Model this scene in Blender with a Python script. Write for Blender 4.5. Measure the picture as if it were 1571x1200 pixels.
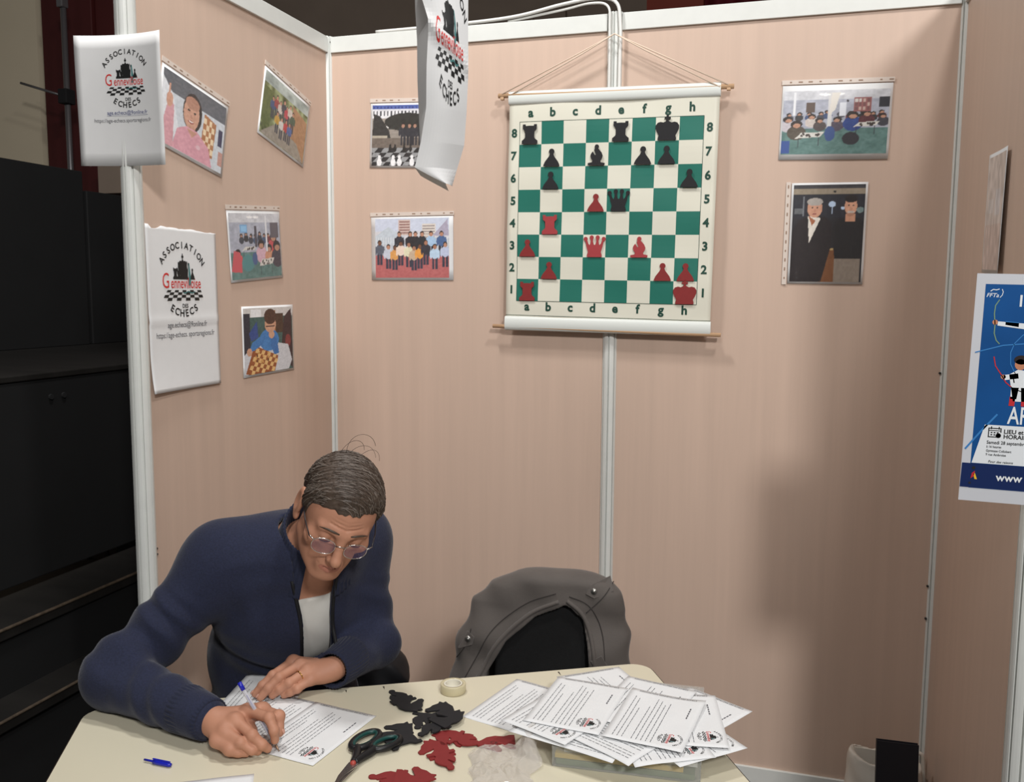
import bpy, bmesh, math, random
import numpy as np
from mathutils import Vector, Matrix

for _o in list(bpy.data.objects):
    bpy.data.objects.remove(_o, do_unlink=True)
S = bpy.context.scene
COL = S.collection

# ---------------------------------------------------------------- camera
CAM_POS = Vector((1.5345, -2.8723, 1.5897))
_yaw, _pitch, _roll = 0.2924, -0.1102, 0.0056
_f = Vector((-math.sin(_yaw) * math.cos(_pitch), math.cos(_yaw) * math.cos(_pitch), math.sin(_pitch)))
_r = Vector((math.cos(_yaw), math.sin(_yaw), 0.0))
_u = _r.cross(_f)
_r2 = math.cos(_roll) * _r + math.sin(_roll) * _u
_u2 = -math.sin(_roll) * _r + math.cos(_roll) * _u
cd = bpy.data.cameras.new('camera')
cam = bpy.data.objects.new('camera', cd)
COL.objects.link(cam)
cam.matrix_world = Matrix((( _r2.x, _u2.x, -_f.x, CAM_POS.x), (_r2.y, _u2.y, -_f.y, CAM_POS.y),
                           (_r2.z, _u2.z, -_f.z, CAM_POS.z), (0, 0, 0, 1)))
cd.sensor_fit = 'HORIZONTAL'
cd.sensor_width = 36.0
cd.lens = 36.0 * 1379.92 / 1571.0
cd.clip_start = 0.02
cd.clip_end = 100
S.camera = cam

# ---------------------------------------------------------------- world and lamps
w = bpy.data.worlds.new('hall_ambient'); S.world = w; w.use_nodes = True
w.node_tree.nodes['Background'].inputs[0].default_value = (1.0, 0.98, 0.96, 1)
w.node_tree.nodes['Background'].inputs[1].default_value = 0.105
def area(name, loc, target, size, watts, col=(1, 0.985, 0.965)):
    l = bpy.data.lights.new(name, 'AREA'); l.shape = 'DISK'; l.size = size; l.energy = watts; l.color = col
    o = bpy.data.objects.new(name, l); COL.objects.link(o)
    o.location = loc
    o.rotation_euler = (Vector(target) - Vector(loc)).to_track_quat('-Z', 'Y').to_euler()
    return o
area('spot_or_fill_light', (0.32, -1.10, 3.7), (0.45, -0.35, 1.0), 0.30, 30)
area('spot_or_fill_light', (2.36, -2.00, 4.45), (1.0, -0.4, 1.0), 0.34, 40)
area('spot_or_fill_light', (3.5, -5.2, 4.0), (0.3, -0.5, 1.2), 0.60, 150)
area('spot_or_fill_light', (1.1, -5.2, 4.0), (1.2, 0.0, 0.8), 0.60, 28)  # added fill from the front, no real fixture; lifts the lower right
VS = S.view_settings
VS.view_transform = 'Standard'; VS.look = 'None'; VS.exposure = 0.07; VS.gamma = 1.0; VS.use_curve_mapping = False

# ---------------------------------------------------------------- helpers
def srgb(r, g, b):
    def c(v):
        v /= 255.0
        return v / 12.92 if v <= 0.04045 else ((v + 0.055) / 1.055) ** 2.4
    return (c(r), c(g), c(b))

def mat(name, col, rough=0.6, metal=0.0, noise=None, bump=None, spec=0.5, trans=0.0, alpha=1.0, ior=1.45,
        grain=None, sheen=0.0, emit=None, coat=0.0, dirt=None):
    """procedural material. noise=(scale, amount)  grain=(xyz scale, amount)  bump=(scale, strength)"""
    m = bpy.data.materials.new(name); m.use_nodes = True
    nt = m.node_tree; N = nt.nodes; L = nt.links
    b = N['Principled BSDF']
    b.inputs['Roughness'].default_value = rough
    b.inputs['Metallic'].default_value = metal
    b.inputs['Specular IOR Level'].default_value = spec
    b.inputs['IOR'].default_value = ior
    b.inputs['Transmission Weight'].default_value = trans
    b.inputs['Alpha'].default_value = alpha
    b.inputs['Coat Weight'].default_value = coat
    if sheen:
        b.inputs['Sheen Weight'].default_value = sheen
        b.inputs['Sheen Roughness'].default_value = 0.4
    b.inputs['Base Color'].default_value = (*col, 1)
    if emit:
        b.inputs['Emission Color'].default_value = (*emit[0], 1); b.inputs['Emission Strength'].default_value = emit[1]
    tc = N.new('ShaderNodeTexCoord')
    last = None
    def mixin(fac_socket, amt, dark):
        nonlocal last
        mx = N.new('ShaderNodeMix'); mx.data_type = 'RGBA'; mx.blend_type = 'MIX'
        mr = N.new('ShaderNodeMapRange'); mr.inputs['From Min'].default_value = 0.3; mr.inputs['From Max'].default_value = 0.7
        mr.inputs['To Min'].default_value = 0.0; mr.inputs['To Max'].default_value = 1.0
        L.new(fac_socket, mr.inputs['Value']); L.new(mr.outputs['Result'], mx.inputs[0])
        if last is None:
            mx.inputs[6].default_value = (*col, 1)
        else:
            L.new(last, mx.inputs[6])
        mx.inputs[7].default_value = (*dark, 1)
        mm = N.new('ShaderNodeMath'); mm.operation = 'MULTIPLY'; mm.inputs[1].default_value = amt
        L.new(mr.outputs['Result'], mm.inputs[0]); L.new(mm.outputs[0], mx.inputs[0])
        last = mx.outputs[2]
    if grain:
        sc, amt = grain
        mp = N.new('ShaderNodeMapping'); mp.inputs['Scale'].default_value = sc
        L.new(tc.outputs['Object'], mp.inputs['Vector'])
        n = N.new('ShaderNodeTexNoise'); n.inputs['Scale'].default_value = 1.0; n.inputs['Detail'].default_value = 6
        n.inputs['Roughness'].default_value = 0.65
        L.new(mp.outputs[0], n.inputs['Vector'])
        mixin(n.outputs['Fac'], 1.0, tuple(c * (1 - amt) for c in col))
    if noise:
        n = N.new('ShaderNodeTexNoise'); n.inputs['Scale'].default_value = noise[0]; n.inputs['Detail'].default_value = 5
        L.new(tc.outputs['Object'], n.inputs['Vector'])
        mixin(n.outputs['Fac'], 1.0 if last is None else 0.5, tuple(c * (1 - noise[1]) for c in col))
    if dirt:
        n = N.new('ShaderNodeTexNoise'); n.inputs['Scale'].default_value = dirt[0]; n.inputs['Detail'].default_value = 2
        L.new(tc.outputs['Object'], n.inputs['Vector'])
        mr = N.new('ShaderNodeMapRange'); mr.inputs['From Min'].default_value = dirt[2]; mr.inputs['From Max'].default_value = dirt[2] + 0.03
        L.new(n.outputs['Fac'], mr.inputs['Value'])
        mx = N.new('ShaderNodeMix'); mx.data_type = 'RGBA'
        if last is None: mx.inputs[6].default_value = (*col, 1)
        else: L.new(last, mx.inputs[6])
        mx.inputs[7].default_value = (*dirt[1], 1)
        L.new(mr.outputs['Result'], mx.inputs[0]); last = mx.outputs[2]
    if last is not None:
        L.new(last, b.inputs['Base Color'])
    if bump:
        n = N.new('ShaderNodeTexNoise'); n.inputs['Scale'].default_value = bump[0]; n.inputs['Detail'].default_value = 4
        L.new(tc.outputs['Object'], n.inputs['Vector'])
        bp = N.new('ShaderNodeBump'); bp.inputs['Strength'].default_value = bump[1]; bp.inputs['Distance'].default_value = 0.002
        L.new(n.outputs['Fac'], bp.inputs['Height']); L.new(bp.outputs[0], b.inputs['Normal'])
    return m

def color_attr_mat(name, rough=0.35, spec=0.5):
    m = bpy.data.materials.new(name); m.use_nodes = True
    nt = m.node_tree; b = nt.nodes['Principled BSDF']
    a = nt.nodes.new('ShaderNodeVertexColor'); a.layer_name = 'print'
    nt.links.new(a.outputs['Color'], b.inputs['Base Color'])
    b.inputs['Roughness'].default_value = rough; b.inputs['Specular IOR Level'].default_value = spec
    return m

def tag(o, label=None, cat=None, group=None, kind=None):
    if label: o['label'] = label
    if cat: o['category'] = cat
    if group: o['group'] = group
    if kind: o['kind'] = kind
    return o

def link(name, me, m=None, parent=None, loc=None, rot=None):
    o = bpy.data.objects.new(name, me); COL.objects.link(o)
    if m is not None and me is not None:
        if isinstance(m, (list, tuple)):
            for x in m: me.materials.append(x)
        elif not me.materials:
            me.materials.append(m)
    if parent is not None: o.parent = parent
    if loc is not None: o.location = loc
    if rot is not None: o.rotation_euler = rot
    return o

def empty(name, loc=(0, 0, 0), rotz=0.0, rot=None):
    o = bpy.data.objects.new(name, None); COL.objects.link(o)
    o.empty_display_size = 0.05
    o.location = loc
    o.rotation_euler = rot if rot is not None else (0, 0, rotz)
    return o

def mesh(name, verts, faces, smooth=False):
    me = bpy.data.meshes.new(name)
    me.from_pydata([tuple(map(float, v)) for v in verts], [], [tuple(f) for f in faces])
    me.validate(); me.update()
    if smooth:
        me.polygons.foreach_set('use_smooth', [True] * len(me.polygons))
    return me

def box_vf(x0, x1, y0, y1, z0, z1):
    v = [(x0, y0, z0), (x1, y0, z0), (x1, y1, z0), (x0, y1, z0), (x0, y0, z1), (x1, y0, z1), (x1, y1, z1), (x0, y1, z1)]
    f = [(0, 3, 2, 1), (4, 5, 6, 7), (0, 1, 5, 4), (1, 2, 6, 5), (2, 3, 7, 6), (3, 0, 4, 7)]
    return v, f

class MB:
    """collects shapes that belong to ONE part"""
    def __init__(s): s.v = []; s.f = []
    def add(s, vf):
        n = len(s.v); s.v += [tuple(p) for p in vf[0]]; s.f += [tuple(i + n for i in q) for q in vf[1]]; return s
    def box(s, *a): return s.add(box_vf(*a))
    def build(s, name, m, parent=None, smooth=False, bevel=0.0, seg=2, **k):
        me = mesh(name, s.v, s.f, smooth)
        if bevel:
            bm = bmesh.new(); bm.from_mesh(me)
            bmesh.ops.bevel(bm, geom=[e for e in bm.edges], offset=bevel, segments=seg, affect='EDGES', profile=0.5)
            bm.to_mesh(me); bm.free()
        return link(name, me, m, parent, **k)

def box(name, m, parent, x0, x1, y0, y1, z0, z1, bevel=0.0, **k):
    return MB().box(x0, x1, y0, y1, z0, z1).build(name, m, parent, bevel=bevel, **k)

def tube_vf(pts, rad, seg=10, caps=True, closed=False):
    pts = [Vector(p) for p in pts]; n = len(pts)
    R = rad if isinstance(rad, (list, tuple)) else [rad] * n
    V = []; F = []
    up = None
    for i, p in enumerate(pts):
        if closed: t = (pts[(i + 1) % n] - pts[(i - 1) % n])
        elif i == 0: t = pts[1] - p
        elif i == n - 1: t = p - pts[i - 1]
        else: t = pts[i + 1] - pts[i - 1]
        t.normalize()
        if up is None:
            up = t.orthogonal().normalized()
        else:
            up = (up - t * up.dot(t))
            up = up.normalized() if up.length > 1e-6 else t.orthogonal().normalized()
        s = t.cross(up)
        for k in range(seg):
            a = 2 * math.pi * k / seg
            V.append(p + R[i] * (math.cos(a) * up + math.sin(a) * s))
    m = n if closed else n - 1
    for i in range(m):
        j = (i + 1) % n
        for k in range(seg):
            l = (k + 1) % seg
            F.append((i * seg + k, i * seg + l, j * seg + l, j * seg + k))
    if caps and not closed:
        F.append(tuple(range(seg - 1, -1, -1))); F.append(tuple((n - 1) * seg + k for k in range(seg)))
    return V, F

def tube(name, m, parent, pts, rad, seg=10, closed=False, **k):
    return MB().add(tube_vf(pts, rad, seg, closed=closed)).build(name, m, parent, smooth=True, **k)

def bez(p0, p1, p2, p3, n=12):
    out = []
    for i in range(n + 1):
        t = i / n
        out.append(tuple((1 - t) ** 3 * a + 3 * (1 - t) ** 2 * t * b + 3 * (1 - t) * t * t * c + t ** 3 * d for a, b, c, d in zip(p0, p1, p2, p3)))
    return out

def spline(pts, n=6):
    """catmull-rom through the points"""
    P = [Vector(p) for p in pts]; out = []
    for i in range(len(P) - 1):
        a = P[max(i - 1, 0)]; b = P[i]; c = P[i + 1]; d = P[min(i + 2, len(P) - 1)]
        for k in range(n):
            t = k / n
            out.append(0.5 * ((2 * b) + (c - a) * t + (2 * a - 5 * b + 4 * c - d) * t * t + (3 * b - a - 3 * c + d) * t ** 3))
    out.append(P[-1]); return out

def lathe_vf(prof, seg=24):
    V = []; F = []; n = len(prof)
    for k in range(seg):
        a = 2 * math.pi * k / seg
        for r, z in prof: V.append((r * math.cos(a), r * math.sin(a), z))
    for k in range(seg):
        l = (k + 1) % seg
        for i in range(n - 1):
            F.append((k * n + i, l * n + i, l * n + i + 1, k * n + i + 1))
    return V, F

def prism_vf(poly, z0, z1):
    n = len(poly)
    V = [(x, y, z0) for x, y in poly] + [(x, y, z1) for x, y in poly]
    F = [tuple(range(n - 1, -1, -1)), tuple(range(n, 2 * n))]
    for i in range(n):
        j = (i + 1) % n; F.append((i, j, n + j, n + i))
    return V, F

def frame_matrix(o, ex, ey):
    ex = Vector(ex).normalized(); ey = Vector(ey); ey = (ey - ex * ey.dot(ex)).normalized(); ez = ex.cross(ey)
    return Matrix(((ex.x, ey.x, ez.x, o[0]), (ex.y, ey.y, ez.y, o[1]), (ex.z, ey.z, ez.z, o[2]), (0, 0, 0, 1)))

# ---- lettering (flat print made from the built-in font)
_tcache = {}
def text_vf(s, size=1.0, align='CENTER', bold=0.0, shear=0.0, xscale=1.0):
    key = (s, bold, shear)
    if key not in _tcache:
        cu = bpy.data.curves.new('lettering', 'FONT'); cu.body = s; cu.size = 1.0; cu.offset = bold; cu.shear = shear
        cu.resolution_u = 3; cu.fill_mode = 'FRONT'
        o = bpy.data.objects.new('lettering', cu); COL.objects.link(o)
        bpy.context.view_layer.update()
        ev = o.evaluated_get(bpy.context.evaluated_depsgraph_get())
        me = ev.to_mesh()
        V = [tuple(v.co) for v in me.vertices]; F = [tuple(p.vertices) for p in me.polygons]
        ev.to_mesh_clear(); bpy.data.objects.remove(o, do_unlink=True); bpy.data.curves.remove(cu)
        _tcache[key] = (V, F)
    V, F = _tcache[key]
    if not V: return [], []
    xs = [v[0] for v in V]; x0, x1 = min(xs), max(xs)
    sh = {'CENTER': (x0 + x1) / 2, 'LEFT': x0, 'RIGHT': x1}[align]
    return [((v[0] - sh) * size * xscale, v[1] * size, 0) for v in V], F

def xf(vf, dx=0, dy=0, rot=0, s=1.0, sx=1.0):
    c, q = math.cos(rot), math.sin(rot)
    return [((x * s * sx) * c - (y * s) * q + dx, (x * s * sx) * q + (y * s) * c + dy, z) for x, y, z in vf[0]], vf[1]

def arc_text(s, r, a0, a1, size, bold=0.02, inward=False):
    m = MB(); n = len(s)
    for i, ch in enumerate(s):
        a = a0 + (a1 - a0) * i / (n - 1)
        g = text_vf(ch, size, bold=bold)
        if not inward:
            m.add(xf(g, r * math.cos(a), r * math.sin(a), a - math.pi / 2))
        else:
            m.add(xf(g, r * math.cos(a), r * math.sin(a), a + math.pi / 2))
    return m.v, m.f

def circ(cx, cy, rx, ry=None, n=20, a0=0.0, a1=2 * math.pi):
    ry = ry or rx
    full = abs(a1 - a0 - 2 * math.pi) < 1e-6
    k = n if full else n + 1
    return [(cx + rx * math.cos(a0 + (a1 - a0) * i / n), cy + ry * math.sin(a0 + (a1 - a0) * i / n)) for i in range(k)]

def flat(poly, z=0.0):
    return [(x, y, z) for x, y in poly], [tuple(range(len(poly)))]

# ---- small numpy helpers for coloured prints
def vnoise(U, V, sc, seed=0):
    rs = np.random.RandomState(seed); T = rs.rand(64, 64)
    x = U * sc; y = V * sc
    xi = np.floor(x).astype(int); yi = np.floor(y).astype(int); fx = x - xi; fy = y - yi
    fx = fx * fx * (3 - 2 * fx); fy = fy * fy * (3 - 2 * fy)
    g = lambda a, b: T[a % 64, b % 64]
    return (g(xi, yi) * (1 - fx) + g(xi + 1, yi) * fx) * (1 - fy) + (g(xi, yi + 1) * (1 - fx) + g(xi + 1, yi + 1) * fx) * fy

class Print:
    """a little canvas for what is printed on a photo: colours in sRGB 0..255, x right 0..1, y up 0..1"""
    def __init__(s, nx, ny, bg=(200, 200, 200)):
        s.nx, s.ny = nx, ny
        s.U, s.V = np.meshgrid(np.linspace(0, 1, nx), np.linspace(0, 1, ny))
        s.a = np.zeros((ny, nx, 3)); s.a[:] = bg
    def put(s, m, c, al=1.0):
        m = (m.astype(float) * al)[..., None]; s.a = s.a * (1 - m) + np.array(c, float) * m; return s
    def rect(s, x0, x1, y0, y1, c, al=1.0): return s.put((s.U >= x0) & (s.U <= x1) & (s.V >= y0) & (s.V <= y1), c, al)
    def ell(s, cx, cy, rx, ry, c, al=1.0, rot=0.0):
        dx, dy = s.U - cx, s.V - cy
        if rot: dx, dy = dx * math.cos(rot) + dy * math.sin(rot), -dx * math.sin(rot) + dy * math.cos(rot)
        return s.put((dx / rx) ** 2 + (dy / ry) ** 2 <= 1, c, al)
    def poly(s, P, c, al=1.0):
        m = np.zeros(s.U.shape, bool); n = len(P)
        for i in range(n):
            x0, y0 = P[i]; x1, y1 = P[(i + 1) % n]
            if y0 == y1: continue
            cr = ((s.V > min(y0, y1)) & (s.V <= max(y0, y1)) & (s.U < x0 + (s.V - y0) * (x1 - x0) / (y1 - y0)))
            m ^= cr
        return s.put(m, c, al)
    def mottle(s, sc, amt, seed=0, reg=None):
        n = (vnoise(s.U, s.V, sc, seed) - 0.5) * 2 * amt
        if reg is not None: n = n * ((s.U >= reg[0]) & (s.U <= reg[1]) & (s.V >= reg[2]) & (s.V <= reg[3]))
        s.a = np.clip(s.a + n[..., None], 0, 255); return s
    def person(s, x, y, h, top, legs, skin=(190, 140, 115), hair=(40, 30, 28), seated=False):
        w = h * 0.34 * s.ny / s.nx if False else h * 0.30
        if not seated:
            s.rect(x - w * .30, x - w * .04, y, y + h * .5, legs); s.rect(x + w * .04, x + w * .30, y, y + h * .5, legs)
        s.ell(x, y + h * .62, w * .42, h * .22, top)
        s.ell(x - w * .42, y + h * .58, w * .12, h * .18, top); s.ell(x + w * .42, y + h * .58, w * .12, h * .18, top)
        s.ell(x, y + h * .90, w * .22, h * .105, hair); s.ell(x, y + h * .87, w * .18, h * .085, skin)
        return s

def print_mesh(P, w, h):
    nx, ny = P.nx, P.ny
    X, Y = np.meshgrid(np.linspace(-w / 2, w / 2, nx), np.linspace(-h / 2, h / 2, ny))
    V = np.stack([X, Y, np.zeros_like(X)], -1).reshape(-1, 3)
    i = np.arange(nx * ny).reshape(ny, nx)
    F = np.stack([i[:-1, :-1], i[:-1, 1:], i[1:, 1:], i[1:, :-1]], -1).reshape(-1, 4)
    me = bpy.data.meshes.new('print')
    me.from_pydata(V.tolist(), [], F.tolist())
    ca = me.color_attributes.new('print', 'FLOAT_COLOR', 'POINT')
    c = np.clip(P.a, 0, 255) / 255.0
    c = np.where(c <= 0.04045, c / 12.92, ((c + 0.055) / 1.055) ** 2.4)
    d = np.ones((ny, nx, 4)); d[..., :3] = c
    ca.data.foreach_set('color', d.reshape(-1))
    return me

# ---------------------------------------------------------------- shared materials
M = {}
M['panel'] = mat('maple_laminate', srgb(206, 181, 164), 0.45, grain=((26, 26, 0.9), 0.10), noise=(1.3, 0.05), spec=0.35)
M['alu'] = mat('white_aluminium', srgb(216, 218, 214), 0.38, noise=(30, 0.04), spec=0.5)
M['groove'] = mat('groove_grey', srgb(120, 122, 120), 0.5)
M['paper'] = mat('white_paper', srgb(228, 229, 230), 0.7, noise=(40, 0.02), spec=0.3)
M['paper_dim'] = mat('thin_white_paper', srgb(222, 222, 222), 0.75, noise=(25, 0.03), spec=0.25)
M['sleeve'] = mat('clear_plastic_sleeve', srgb(235, 225, 218), 0.18, alpha=0.015, spec=0.6)
M['sleeve_strip'] = mat('sleeve_binding_strip', srgb(232, 220, 210), 0.35, alpha=0.75)
M['ink'] = mat('black_ink', srgb(26, 26, 26), 0.6)
M['ink_soft'] = mat('grey_ink', srgb(90, 90, 96), 0.6)
M['ink_red'] = mat('red_ink', srgb(205, 52, 48), 0.6)
M['ink_teal'] = mat('teal_ink', srgb(70, 125, 125), 0.6)
M['ink_blue'] = mat('blue_ink', srgb(70, 80, 130), 0.6)
M['photo'] = color_attr_mat('photo_print', 0.3)
M['black'] = mat('black_cloth', srgb(16, 16, 18), 0.85, noise=(20, 0.3))
# ================================================================ the stand: modular partition walls
WALL_H = 2.446
def post_profile():
    P = []
    R1, R2 = 0.0245, 0.0185
    for k in range(8):
        a = k * math.pi / 4
        for da, r in ((-0.27, R1), (-0.10, R1), (-0.085, R2), (0.085, R2), (0.10, R1), (0.27, R1)):
            P.append((r * math.cos(a + da), r * math.sin(a + da)))
    return P
_post_me = mesh('post', *prism_vf(post_profile(), 0.0, WALL_H + 0.004))
_post_me.materials.append(M['alu'])
M['screw'] = mat('dark_screw', srgb(50, 48, 46), 0.5)
def wall(name, loc, rotz, n, posts):
    """n one-metre panels along local +x, face towards local -y"""
    t = empty(name, loc, rotz); tag(t, kind='structure')
    for k in range(n):
        a, b = k + 0.02, k + 0.98
        box('panel', M['panel'], t, a, b, -0.008, 0.008, 0.06, WALL_H - 0.04)
        box('top_rail', M['alu'], t, a + 0.003, b - 0.003, -0.017, 0.017, WALL_H - 0.052, WALL_H, bevel=0.0015)
        box('bottom_rail', M['alu'], t, a + 0.003, b - 0.003, -0.017, 0.017, 0.018, 0.07, bevel=0.0015)
    for k in posts:
        o = bpy.data.objects.new('post', _post_me); COL.objects.link(o); o.parent = t; o.location = (k, 0, 0)
    return t
wb = wall('wall_back', (0, 0, 0), 0.0, 2, (0, 1, 2))
tag(wb, 'back wall of maple-look panels between white aluminium posts')
wl = wall('wall_left', (0, -1, 0), math.pi / 2, 1, (0,))
tag(wl, 'left side wall of one maple-look panel with white end post')
wr = wall('wall_right', (2, 0, 0), -math.pi / 2, 1, (1,))
tag(wr, 'right side wall of one maple-look panel')
# small screws in the posts
for par, pts in ((wb, ((1.9755, -0.0135, 1.36), (1.9755, -0.0135, 0.72), (1.9755, -0.0135, 0.62), (0.0225, -0.0135, 2.43))), (wl, ((0.016, -0.0185, 0.93), (0.016, -0.0185, 0.915)))):
    for p in pts:
        MB().add(lathe_vf([(0.0, 0.0015), (0.003, 0.0015), (0.0035, 0), (0.0035, -0.004)], 8)).build('screw', M['screw'], par, loc=p, rot=(math.pi / 2, 0, 0))

# ---------------------------------------------------------------- hall around the stand
M['floor'] = mat('dark_hall_floor', srgb(74, 66, 60), 0.55, noise=(6, 0.2))
M['ceil'] = mat('dark_hall_ceiling', srgb(112, 95, 80), 0.85, noise=(2, 0.12))
M['cream'] = mat('cream_hall_wall', srgb(190, 178, 155), 0.8, noise=(3, 0.05))
M['hallgrey'] = mat('grey_concrete', srgb(136, 121, 108), 0.8, noise=(4, 0.1))
M['redpaint'] = mat('orange_red_paint', srgb(150, 62, 44), 0.6, noise=(3, 0.1))
M['crimson'] = mat('crimson_cloth', srgb(110, 18, 34), 0.8, noise=(5, 0.3))
M['darkred'] = mat('dark_red_paint', srgb(66, 16, 15), 0.6, noise=(3, 0.15))
o = box('floor', M['floor'], None, -7, 8, -7, 9.2, -0.05, 0.0); tag(o, 'dark floor of the exhibition hall', kind='structure')
cl = empty('ceiling'); tag(cl, 'dark brown hall ceiling high above the stand', kind='structure')
box('ceiling_slab', M['ceil'], cl, -7, 8, -7, 9.2, 5.6, 5.7)
o = box('wall_hall_back', M['ceil'], None, -7, 8, 9.0, 9.2, 0, 5.6); tag(o, 'brown far wall of the hall', kind='structure')
# sloping concrete soffit and the deep beams seen over the wall
me = mesh('soffit', *prism_vf([(0, 0), (5.2, 0), (5.2, 0.35), (0, 0.35)], 0, 2.6))
sf = link('sloping_soffit', me, M['hallgrey'], cl); sf.matrix_world = Matrix.Translation((-4.6, 4.3, 4.05)) @ Matrix.Rotation(math.radians(24), 4, 'Z') @ Matrix.Rotation(math.radians(9), 4, 'Y')
box('beam', M['ceil'], cl, -4.4, 8, 7.2, 7.7, 3.9, 4.5)
tube('pipe', M['hallgrey'], cl, [(-5, 6.6, 4.26), (3, 6.9, 4.22)], 0.06, 10)
t = empty('beam_frame', (0.05, 6.4, 3.9)); tag(t, 'orange-red steel beam behind the stand above the right panel', 'beam')
box('web', M['redpaint'], t, 0.05, 0.62, 0, 0.12, 0, 1.2)
box('flange', M['redpaint'], t, 0.02, 0.65, -0.06, 0.0, 0.9, 1.0)
t = empty('crimson_drape', (0.60, 6.5, 3.0)); tag(t, 'dark crimson drape hanging behind the right back panel', 'drape')
V = []; F = []
for i in range(41):
    x = i / 40 * 1.5; y = 0.05 * math.sin(i * 0.9)
    V += [(x, y, 0.2), (x, y, 2.3)]
for i in range(40): F.append((2 * i, 2 * i + 2, 2 * i + 3, 2 * i + 1))
link('cloth', mesh('cloth', V, F, True), M['crimson'], t)
# box lamp on the ceiling
t = empty('ceiling_projector', (-0.75, 6.0, 4.27)); tag(t, 'small grey box fixture hanging from the ceiling behind the left back panel', 'fixture')
MB().add(prism_vf([(-0.16, -0.10), (0.16, -0.10), (0.13, 0.12), (-0.13, 0.12)], -0.05, 0.05)).build('housing', M['hallgrey'], t, bevel=0.006)
tube('hanger', M['groove'], t, [(0.02, 0.02, 0.05), (0.0, 0.3, 1.3)], 0.012, 8)

# tiered black seating to the left of the stand
M['stage'] = mat('black_painted_board', srgb(13, 13, 14), 0.75, noise=(7, 0.25))
M['stagetop'] = mat('scuffed_black_floor', srgb(30, 28, 26), 0.55, grain=((3, 14, 3), 0.45))
M['strip'] = mat('lit_step_edge', srgb(84, 72, 60), 0.5, noise=(60, 0.5))  # light catching the step edges, put in as a paler colour
t = empty('tiered_platform', (-1.6, -0.5, 0)); tag(t, 'black tiered seating platform standing left of the stand', 'platform')
def pb(name, m, x0, x1, y0, y1, z0, z1): return box(name, m, t, x0 + 1.6, x1 + 1.6, y0 + 0.5, y1 + 0.5, z0, z1, bevel=0.004)
pb('front_board', M['stage'], -0.575, -0.55, -2.6, -0.20, 0.74, 1.325)
pb('front_board', M['stage'], -0.575, -0.55, -0.195, 1.6, 0.74, 1.325)
pb('deck', M['stagetop'], -1.5, -0.545, -2.6, 1.6, 1.325, 1.345)
pb('riser_board', M['stage'], -1.62, -1.42, -2.6, 0.42, 1.345, 2.10)
pb('riser_board', M['stage'], -1.62, -1.42, 0.44, 1.6, 1.345, 2.02)
pb('step_tread', M['stagetop'], -0.56, -0.35, -2.6, 1.6, 0.69, 0.72)
pb('step_edge', M['strip'], -0.356, -0.346, -2.6, 1.6, 0.716, 0.724)
pb('step_riser', M['stage'], -0.38, -0.36, -2.6, 1.6, 0.53, 0.69)
pb('step_tread', M['stagetop'], -0.40, -0.25, -2.6, 1.6, 0.51, 0.54)
pb('step_edge', M['strip'], -0.256, -0.246, -2.6, 1.6, 0.536, 0.543)
pb('step_riser', M['stage'], -0.29, -0.27, -2.6, 1.6, 0.0, 0.51)
pb('side_board', M['stage'], -1.6, -0.6, 1.58, 1.60, 0.0, 1.325)
for k in (0, 1):
    MB().add(lathe_vf([(0, 0.004), (0.008, 0.004), (0.009, 0), (0.009, -0.002)], 10)).build('bolt', M['black'], t, loc=(1.052, -0.22 + 0.05 * k, 1.27), rot=(0, math.pi / 2, 0))
# hall wall, dark red panel, pale shelves and lamp stand seen over the platform
o = box('wall_hall_left', M['cream'], None, -6.5, -2.78, 1.62, 1.75, 0, 5.6); tag(o, 'cream wall of the hall far left', kind='structure')
t = empty('red_panel', (-2.76, 1.64, 0)); tag(t, 'tall dark red panel standing behind the black platform', 'panel')
box('board', M['darkred'], t, 0, 0.36, 0, 0.05, 0, 4.2, bevel=0.004)
box('board', M['darkred'], t, 0.37, 1.1, 0.02, 0.07, 0, 4.2, bevel=0.004)
t = empty('pale_ledge', (-2.30, 1.52, 0)); tag(t, 'pale ledge behind the black platform beside the left end post', 'ledge')
box('board', M['hallgrey'], t, 0, 0.55, 0, 0.06, 2.14, 2.30, bevel=0.004)
box('lip', M['cream'], t, 0.14, 0.55, -0.05, 0.0, 2.085, 2.115, bevel=0.003)
box('support', M['stage'], t, 0.02, 0.53, 0.0, 0.05, 0.0, 2.085)
t = empty('lamp_stand', (-2.36, 1.38, 0)); tag(t, 'thin grey metal stand with a side rod in front of the red panel', 'stand')
M['steel'] = mat('grey_steel', srgb(120, 118, 120), 0.35, metal=0.7)
tube('pole', M['steel'], t, [(0, 0, 0), (0, 0, 3.6)], 0.016, 10)
tube('side_rod', M['steel'], t, [(0.0, -0.02, 2.66), (-0.30, -0.02, 2.75)], 0.007, 8)
MB().box(-0.03, 0.03, -0.04, 0.03, 2.62, 2.70).build('clamp', M['black'], t, bevel=0.005)
MB().box(-0.02, 0.02, -0.03, 0.02, 3.14, 3.20).build('collar', M['steel'], t, bevel=0.005)
for k in range(3):
    a = k * 2.1; tube('leg', M['steel'], t, [(0, 0, 0.4), (0.15 * math.cos(a), 0.15 * math.sin(a), 0.0)], 0.010, 8)

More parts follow.
